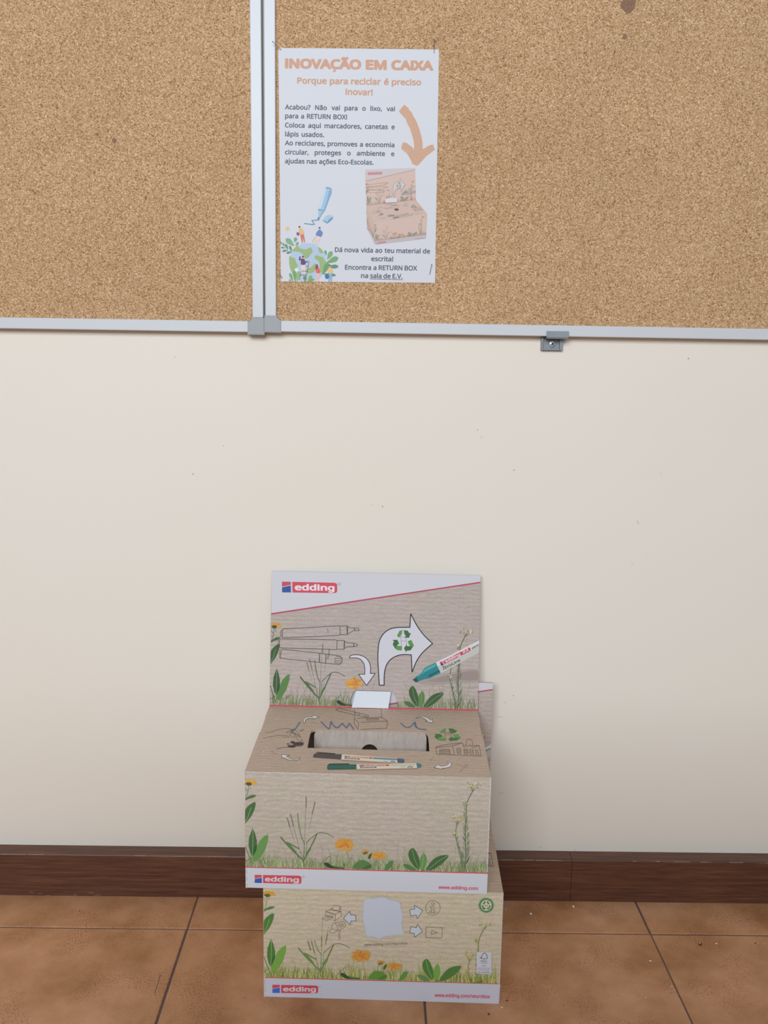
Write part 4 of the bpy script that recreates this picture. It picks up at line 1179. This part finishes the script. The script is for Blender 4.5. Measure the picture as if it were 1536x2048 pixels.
def person(head, hair, shirt, shirtc, legs, legc, arms=()):
    A.layer(5); A.tpoly(ZH(legs), legc) if legs else None
    A.layer(6); A.tpoly(ZH(smooth_path(shirt, 2, True)), shirtc)
    for l, c, w_ in arms: A.layer(6).stroke(ZH(l), w_, c) if False else (A.layer(6), A.stroke(ZH(l), w_, c))
    A.layer(6); A.poly(ZH(gc(head[0], head[1], 20, 26, 12)), '#e3c0ae'); A.layer(7); A.poly(ZH(gc(head[0] + hair[0], head[1] + hair[1], 23, 19, 12)), hair[2])
person((503, 172), (-2, -14, '#4a3644'), [(485, 215), (540, 190), (590, 235), (600, 330), (515, 340), (490, 280)], '#e3bd7c', [(518, 340), (602, 330), (635, 520), (612, 522), (568, 400), (578, 535), (556, 538)], '#d66f6a', [([(560, 230), (520, 300), (500, 330)], '#e3bd7c', 2)])
A.layer(7); A.tpoly(ZH([(430, 300), (470, 280), (508, 320), (470, 375), (430, 335)]), '#9a4d8c')
person((982, 198), (-4, -15, '#33303c'), [(900, 300), (950, 235), (1000, 235), (1050, 290), (1045, 325), (1020, 385), (940, 380), (890, 340)], '#6688bf', [(920, 375), (1005, 385), (930, 580), (905, 580), (930, 450), (860, 560), (838, 550)], '#e2d3cf', [([(900, 370), (800, 520)], '#d8b0a8', .7)])
person((590, 880), (-6, -18, '#3f3a40'), [(535, 920), (600, 905), (640, 970), (640, 1045), (540, 1050), (535, 980)], '#6b4470', [(540, 1050), (640, 1048), (632, 1260), (600, 1270), (588, 1130), (582, 1265), (548, 1270)], '#e0d5d2', [([(550, 925), (500, 930), (515, 865)], '#6b4470', 2.6), ([(620, 1000), (700, 970)], '#6b4470', 2.2)])
A.layer(7)
for l in ([(730, 965), (650, 1400)], [(535, 1210), (500, 1415)], [(520, 1292), (665, 1292)], [(545, 1200), (680, 1200)], [(660, 1085), (700, 1085)]): A.stroke(ZH(l), 0.9, '#8a4f42')
person((915, 1090), (0, -15, '#9a3f4c'), [(900, 1130), (950, 1110), (990, 1180), (980, 1245), (905, 1250), (890, 1190)], '#dc6a66', [(900, 1250), (975, 1248), (968, 1440), (945, 1445), (935, 1320), (915, 1445), (895, 1445)], '#e2c6c0')
A.layer(7); A.tpoly(ZH([(895, 1045), (935, 1045), (945, 1120), (915, 1165), (875, 1140)]), '#9a3f4c')
person((1215, 1080), (0, -16, '#7a4a3a'), [(1180, 1140), (1215, 1110), (1270, 1130), (1285, 1190), (1275, 1255), (1195, 1255), (1170, 1200)], '#e6c083', [(1195, 1255), (1275, 1255), (1272, 1445), (1240, 1445), (1235, 1330), (1215, 1445), (1185, 1445)], '#8cb4dc')
A.layer(7); A.poly(ZH(gc(1155, 1325, 52, 58, 16)), '#3f76a0')
A.build('globe_print', poster)['label'] = 'drawing of gardeners around a globe'
# picture of the box: the same printed faces, small
pink = lambda c: tuple(0.58 * x + 0.42 * y for x, y in zip(c, (0.62, 0.50, 0.46)))
root_art = PA()
def mini(Q, q, drawer, base_c):
    Hm = homography(Q, q)
    a = Art(lambda x, y: fnP(*Hm(x, y)), LP, (0, 0, 0), (1, 0, 0), (0, 0, 1), (0, -1, 0), pink)
    a.layer(0); a.poly(Q, base_c)
    sub = Art(a.fn, LP, (0, 0, -0.0), (1, 0, 0), (0, 0, 1), (0, -1, 0), pink)
    sub.O = Vector((0, -0.0001, 0))
    sw = sub.stroke
    drawer(sub)
    for s_ in (a, sub):
        n = len(root_art.V); root_art.V += s_.V; root_art.F += [tuple(i + n for i in f) for f in s_.F]; root_art.C += s_.C
mini(Q_PANEL, [(729.6, 339.5), (830.9, 336.2), (832.4, 399.8), (732.6, 411)], lambda a: panel_art(a, 0.35, False), '#d6b8aa')
mini(Q_TOP, [(732.6, 411), (832.4, 399.8), (855.3, 428), (748, 446)], lambda a: top_art(a, False), '#ccb0a2')
mini(Q_FRONT, [(748, 446), (855.3, 428), (852.6, 477.5), (750.3, 489.5)], lambda a: front_art(a, False, 0.35), '#d4b6a8')
mini(Q_FRONT, [(732.6, 411), (748, 446), (750.3, 489.5), (733.8, 457)], lambda a: front_art(a, False, 0.2), '#c9a898')
root_art.layer(11)
ZK = zc(720, 330, 10.24)
root_art.tpoly(ZK([(525, 700), (560, 685), (720, 680), (760, 690), (762, 765), (525, 780)]), '#d3d6df')
root_art.poly(ZK(gc(750, 912, 45, 20, 16)), '#5b4545')
root_art.build('box_print', poster)['label'] = 'small printed picture of the return box'

# pins through the poster corners and one dropped on the floor
def needle(name, head, tip, label, group, shaft_r=0.00032, head_r=0.0008):
    o = empty(name, head); tag(o, label, 'pin', group)
    a, b = Vector((0, 0, 0)), Vector(tip) - Vector(head)
    d = b.normalized(); s = d.orthogonal().normalized(); t = d.cross(s)
    V, F = [], []
    for k, (q, r) in enumerate(((0, shaft_r), (0.85, shaft_r), (1.0, shaft_r * 0.15))):
        for i in range(8):
            an = i * math.pi / 4; V.append(a + b * q + (s * math.cos(an) + t * math.sin(an)) * r)
    for k in range(2):
        for i in range(8): F.append((k * 8 + i, k * 8 + (i + 1) % 8, (k + 1) * 8 + (i + 1) % 8, (k + 1) * 8 + i))
    F += [tuple(range(8)), tuple(range(23, 15, -1))]
    mesh_obj('shaft', V, F, NEEDLE, o)
    bm = bmesh.new(); bmesh.ops.create_uvsphere(bm, u_segments=10, v_segments=6, radius=head_r)
    bm_obj('head', bm, NEEDLE, o, True)
    return o


def pin_at(hx, hy, tx, ty, out, label):
    # head stands off the board, tip goes into it
    h = on_y(hx, hy, -out); t = on_y(tx, ty, -0.0122)
    return needle('pin', h, t, label, 'pins holding the poster')
pin_at(545.5, 83.5, 564, 101, 0.026, 'thin steel pin slanting across the top left corner of the poster')
pin_at(868, 78, 868.4, 110.5, 0.019, 'thin dark pin standing upright at the top right corner of the poster')
pin_at(863.4, 529, 858.6, 552.5, 0.019, 'thin steel pin slanting near the bottom right corner of the poster')
pin_at(560.8, 550.5, 565.5, 558.5, 0.018, 'short steel pin at the bottom left corner of the poster')
h = on_z(320, 1951, 0.0009); t = on_z(308.8, 1988.5, 0.0004)
needle('pin', h, t, 'thin dark pin lying on the floor tile left of the boxes', None)

# ------------------------------------------------------------------ return boxes
W, D, H, PH = 0.29902, 0.21418, 0.15351, 0.19294
T3 = 0.0028


def rounded(w_, h, rl, rr, n=5):
    """panel outline with rounded bottom corners"""
    o = [(w_, h), (0, h)]
    o += [(rl - rl * math.cos(t * math.pi / 2 / n), rl - rl * math.sin(t * math.pi / 2 / n)) for t in range(n + 1)] if rl else [(0, 0)]
    o += [(w_ - rr + rr * math.sin(t * math.pi / 2 / n), rr - rr * math.cos(t * math.pi / 2 / n)) for t in range(n + 1)] if rr else [(w_, 0)]
    return o


def seg_hole(fn, pts):
    return [fn(x, y) for x, y in pts]


def return_box(loc, rz, lean, upper, label):
    root = empty('return_box', loc, rz); tag(root, label, 'cardboard box', 'cardboard return boxes')
    kf = K_FRONT if upper else K_LOW
    # shell
    fp = slab('front_panel', rounded(W, H - 0.0003, 0.0012, 0.0045 if upper else 0.0006), T3, kf, root, origin=(0, 0, 0))
    bm_obj('side_panel', box_bm(0, T3, T3, D - T3, 0.0005, H - T3), K_SIDE, root)
    bm_obj('side_panel', box_bm(W - T3, W, T3, D - T3, 0.0005, H - T3), K_SIDE, root)
    bm_obj('back_panel', box_bm(0, W, D - T3, D, 0.0005, H - T3), BOARD_CORE, root)
    bm_obj('bottom_panel', box_bm(T3, W - T3, T3, D - T3, 0.0004, 0.0004 + T3), BOARD_CORE, root)
    # lid with the posting slot and lock-tab notches on its sides
    fnT = homography(Q_TOP, [(0, D), (W, D), (W, 0), (0, 0)])
    zC, zD = zc(505, 1405, 6.4), zc(740, 1405, 6.269)
    slot = smooth_path(zC([(725, 603), (745, 480), (765, 390), (800, 362), (860, 352)]), 3) + smooth_path(zD([(640, 378), (710, 386), (742, 412), (755, 480), (766, 628)]), 3)
    slot = [fnT(x, y) for x, y in slot]
    e = 0.0013
    ol = [(0.0002, 0.0005), (W - 0.0002, 0.0005), (W, D * .55), (W - e, D * .56), (W - e, D * .78), (W, D * .79), (W, D), (0, D), (0, D * .80), (e * .4, D * .79), (e, D * .56), (0, D * .55)]
    lid = slab('lid', ol, T3, K_TOP, root, holes=[slot], origin=(0, 0, H), ux=(1, 0, 0), uy=(0, 1, 0), un=(0, 0, 1))
    # insert seen through the slot: curved card with a finger hole
    xs = [p[0] for p in slot]; ys = [p[1] for p in slot]
    sx0, sx1, sy0, sy1 = min(xs), max(xs), min(ys), max(ys)
    yb_ = sy1 + 0.001
    hole_c = ((sx0 + sx1) / 2 + 0.0005, -0.0302)
    hole = [(hole_c[0] + 0.0118 * math.cos(t * math.pi / 12), hole_c[1] + 0.0125 * math.sin(t * math.pi / 12)) for t in range(24)]
    rc = 0.007; xa, xb, zt, zb = sx0 + 0.0044, sx1 - 0.0022, -0.0005, -0.085
    ol2 = [(xa, zb), (xb, zb), (xb, zt - rc)] + [(xb - rc + rc * math.cos(t * math.pi / 10), zt - rc + rc * math.sin(t * math.pi / 10)) for t in range(1, 6)] + [(xa + rc - rc * math.sin(t * math.pi / 10), zt - rc + rc * math.cos(t * math.pi / 10)) for t in range(0, 6)]
    slab('inner_flap', ol2, T3, LINER, root, holes=[hole], origin=(0, yb_ - 0.0042, H), ux=(1, 0, 0), uy=(0, 0.05, 0.9987), un=(0, -0.9987, 0.05))
    # display panel with its tab opening
    up = Vector((0, lean, 1)); nrm = Vector((0, -1, lean)).normalized()
    fnD = homography(Q_PANEL, [(0, PH), (W, PH), (W, 0), (0, 0)])
    tab = [(697.5, 1411.5), (700, 1396), (706, 1381), (712, 1376.8), (780, 1379), (786, 1381), (791, 1390), (794, 1400), (795.5, 1413.6)]
    tabh = [fnD(x, y) for x, y in tab]
    tabh[0] = (tabh[0][0], 0.0006); tabh[-1] = (tabh[-1][0], 0.0006)
    dp = slab('display_panel', [(0, 0), (W, 0), (W, PH), (0, PH)], T3, K_PANEL, root, holes=[tabh], origin=(0, D - T3, H), ux=(1, 0, 0), uy=tuple(up), un=tuple(nrm))
    # white tab folded up in the opening
    q = [fnD(*p) for p in ((703, 1411.5), (776, 1413.2), (781.5, 1379.8), (712, 1377.6))]
    q = [(q[0][0], 0.0008), (q[1][0], 0.0008), q[2], q[3]]
    slab('folded_tab', q, 0.0008, WHITE_CARD, root, origin=(0, D - T3 - 0.0006, H), ux=(1, 0, 0), uy=(0, lean - 0.03, 1), un=tuple(nrm))
    # prints
    oD = Vector((0, D - T3, H))
    A = Art(fnD, (0.85, 0.89, 0.98), oD, (1, 0, 0), tuple(up), tuple(nrm)); A.mask = tab; panel_art(A); A.build('printed_artwork', dp)
    A = Art(fnT, (0.65, 0.68, 0.74), (0, 0, H), (1, 0, 0), (0, 1, 0), (0, 0, 1)); top_art(A); A.build('printed_artwork', lid)
    if upper:
        fnF = homography(Q_FRONT, [(0, H), (W, H), (W, 0), (0, 0)])
        A = Art(fnF, (0.55, 0.54, 0.59), (0, 0, 0), (1, 0, 0), (0, 0, 1), (0, -1, 0)); front_art(A)
    else:
        fnF = homography(Q_LOW, [(0, H), (W, H), (W, 0), (0, 0)])
        A = Art(fnF, (0.405, 0.395, 0.43), (0, 0, 0), (1, 0, 0), (0, 0, 1), (0, -1, 0)); low_art(A)
    A.build('printed_artwork', fp)
    # worn pale edges along the folds
    Rr = random.Random(7 if upper else 9)
    V, F = [], []
    def strip(a, b, off, w_, n=36):
        a, b, off = Vector(a), Vector(b), Vector(off)
        for i in range(n):
            w2 = w_ * Rr.uniform(.55, 1.05)
            if Rr.random() < .12: continue
            p, q = a.lerp(b, i / n), a.lerp(b, (i + 1) / n); k = len(V)
            V.extend([p, q, q + off * w2, p + off * w2]); F.append((k, k + 1, k + 2, k + 3))
    if upper:
        strip((0, -0.0012, H + 0.0003), (W * .42, -0.0012, H + 0.0003), (0, 1, 0.0), 0.0014, 90)
        strip((0, -0.0012, H + 0.0003), (W * .42, -0.0012, H + 0.0003), (0, 0, -1), 0.0006, 90)
        strip((0, -0.0011, H), (0, -0.0011, H * .75), (1, 0, 0), 0.0010, 18)
        strip((W - .0002, -0.0011, H), (W - .0002, -0.0011, 0.03), (-1, 0, 0), 0.0013, 90)
        strip((0.0004, -0.0011, 0.0), (0.0004, -0.0011, 0.026), (1, 0, 0), 0.0016, 8)
    else:
        strip((W - .0002, -0.0011, H), (W - .0002, -0.0011, 0.0), (-1, 0, 0), 0.0010, 90)
        strip((0.0002, -0.0011, 0.03), (0.0002, -0.0011, 0.0), (1, 0, 0), 0.0018, 8)
    mesh_obj('worn_edge', V, F, plain('worn_paper_edge', (0.80, 0.78, 0.76), 0.7), root, kind='stuff')
    return root


lowb = return_box((-0.13423, -0.23983, 0.0), -0.03005, 0.02698, False, 'lower cardboard return box standing on the floor, front with arrows and icons')
upb = return_box((-0.15536, -0.24395, H + 0.0004), -0.02738, 0.138, True, 'upper cardboard return box stacked on the other, with slot and tall display back')

# ------------------------------------------------------------------ crumbs on the floor
def crumb(px, py, rx, label, mat, flat=0.5, seed=0, ax=1.0, grp='white plaster crumbs on the floor', name='plaster_crumb'):
    R_ = random.Random(seed + int(px))
    c = on_z(px, py, 0.0)
    bm = bmesh.new(); bmesh.ops.create_icosphere(bm, subdivisions=1, radius=1)
    k = rx * 0.00062
    for v in bm.verts:
        v.co = Vector((v.co.x * k * ax, v.co.y * k, v.co.z * k * flat)) * R_.uniform(.8, 1.15)
    zmin = min(v.co.z for v in bm.verts)
    for v in bm.verts: v.co.z -= zmin
    o = bm_obj(name, bm, mat); o.location = (c.x, c.y, 0.0); o.rotation_euler = (0, 0, R_.uniform(0, 3))
    tag(o, label, 'crumb', grp); return o
crumb(1147, 1815, 3.4, 'white plaster crumb nearest the baseboard on the right floor tiles', CRUMB, .8)
crumb(1061.5, 1829.5, 3.4, 'white plaster crumb on the floor between the box and the baseboard seam', CRUMB, .8)
crumb(1011.8, 1820, 1.8, 'tiny white crumb on the floor beside the right edge of the lower box', CRUMB, .8)
crumb(1300.2, 1923.5, 3.2, 'white plaster crumb left of the right grout line', CRUMB, .6)
crumb(1343.3, 1974, 1.8, 'tiny pale crumb at the edge of the right grout line', CRUMB, .7)
crumb(1291.5, 1996.5, 2.2, 'thin pale crumb farthest forward left of the right grout line', CRUMB, .5, ax=.6)
crumb(1432, 1887.5, 2.8, 'pale sliver on the right tile just in front of the cross joint', CRUMB, .2, ax=1.3)
crumb(1003.5, 2016.5, 2.6, 'white chip on the floor in front of the lower box right corner', CRUMB, .6)
crumb(1400, 1889, 4.4, 'dark grit clump with a pale fleck on the right floor tile', DARKCRUMB, .6, grp='dark grit on the floor', name='grit')
crumb(1399, 1890.6, 1.9, 'pale fleck on the dark grit clump on the right floor tile', CRUMB, .9, grp='white plaster crumbs on the floor').location.z = 0.0024
crumb(1013.5, 2001.5, 1.7, 'small dark grit just right of the lower box front corner', DARKCRUMB, .6, ax=1.4, grp='dark grit on the floor', name='grit')
crumb(977.5, 2029, 2.4, 'dark grit on the floor in front of the lower box', DARKCRUMB, .6, grp='dark grit on the floor', name='grit')
crumb(1510.5, 1887, 1.9, 'dark grit speck at the far right of the floor', DARKCRUMB, .6, grp='dark grit on the floor', name='grit')
crumb(159, 1822.5, 1.6, 'dark grit speck on the left floor tile near the baseboard', DARKCRUMB, .6, grp='dark grit on the floor', name='grit')

# ------------------------------------------------------------------ unseen desk, added behind the camera to shade the lower wall
desk = empty('shading_desk', (0.34, -1.715, 0)); tag(desk, 'added wooden desk, unseen behind the viewpoint, shading the lower wall', 'desk')
bm_obj('desk_top', box_bm(-0.90, 0.90, -0.25, 0.30, 0.722, 0.75, 0.003), DESK_WOOD, desk)
for x in (-0.85, 0.85):
    for y in (-0.2, 0.25):
        bm_obj('leg', box_bm(x - .015, x + .015, y - .015, y + .015, 0.0, 0.722), STEEL, desk)
bm_obj('apron', box_bm(-0.85, 0.85, 0.24, 0.255, 0.60, 0.722), STEEL, desk)
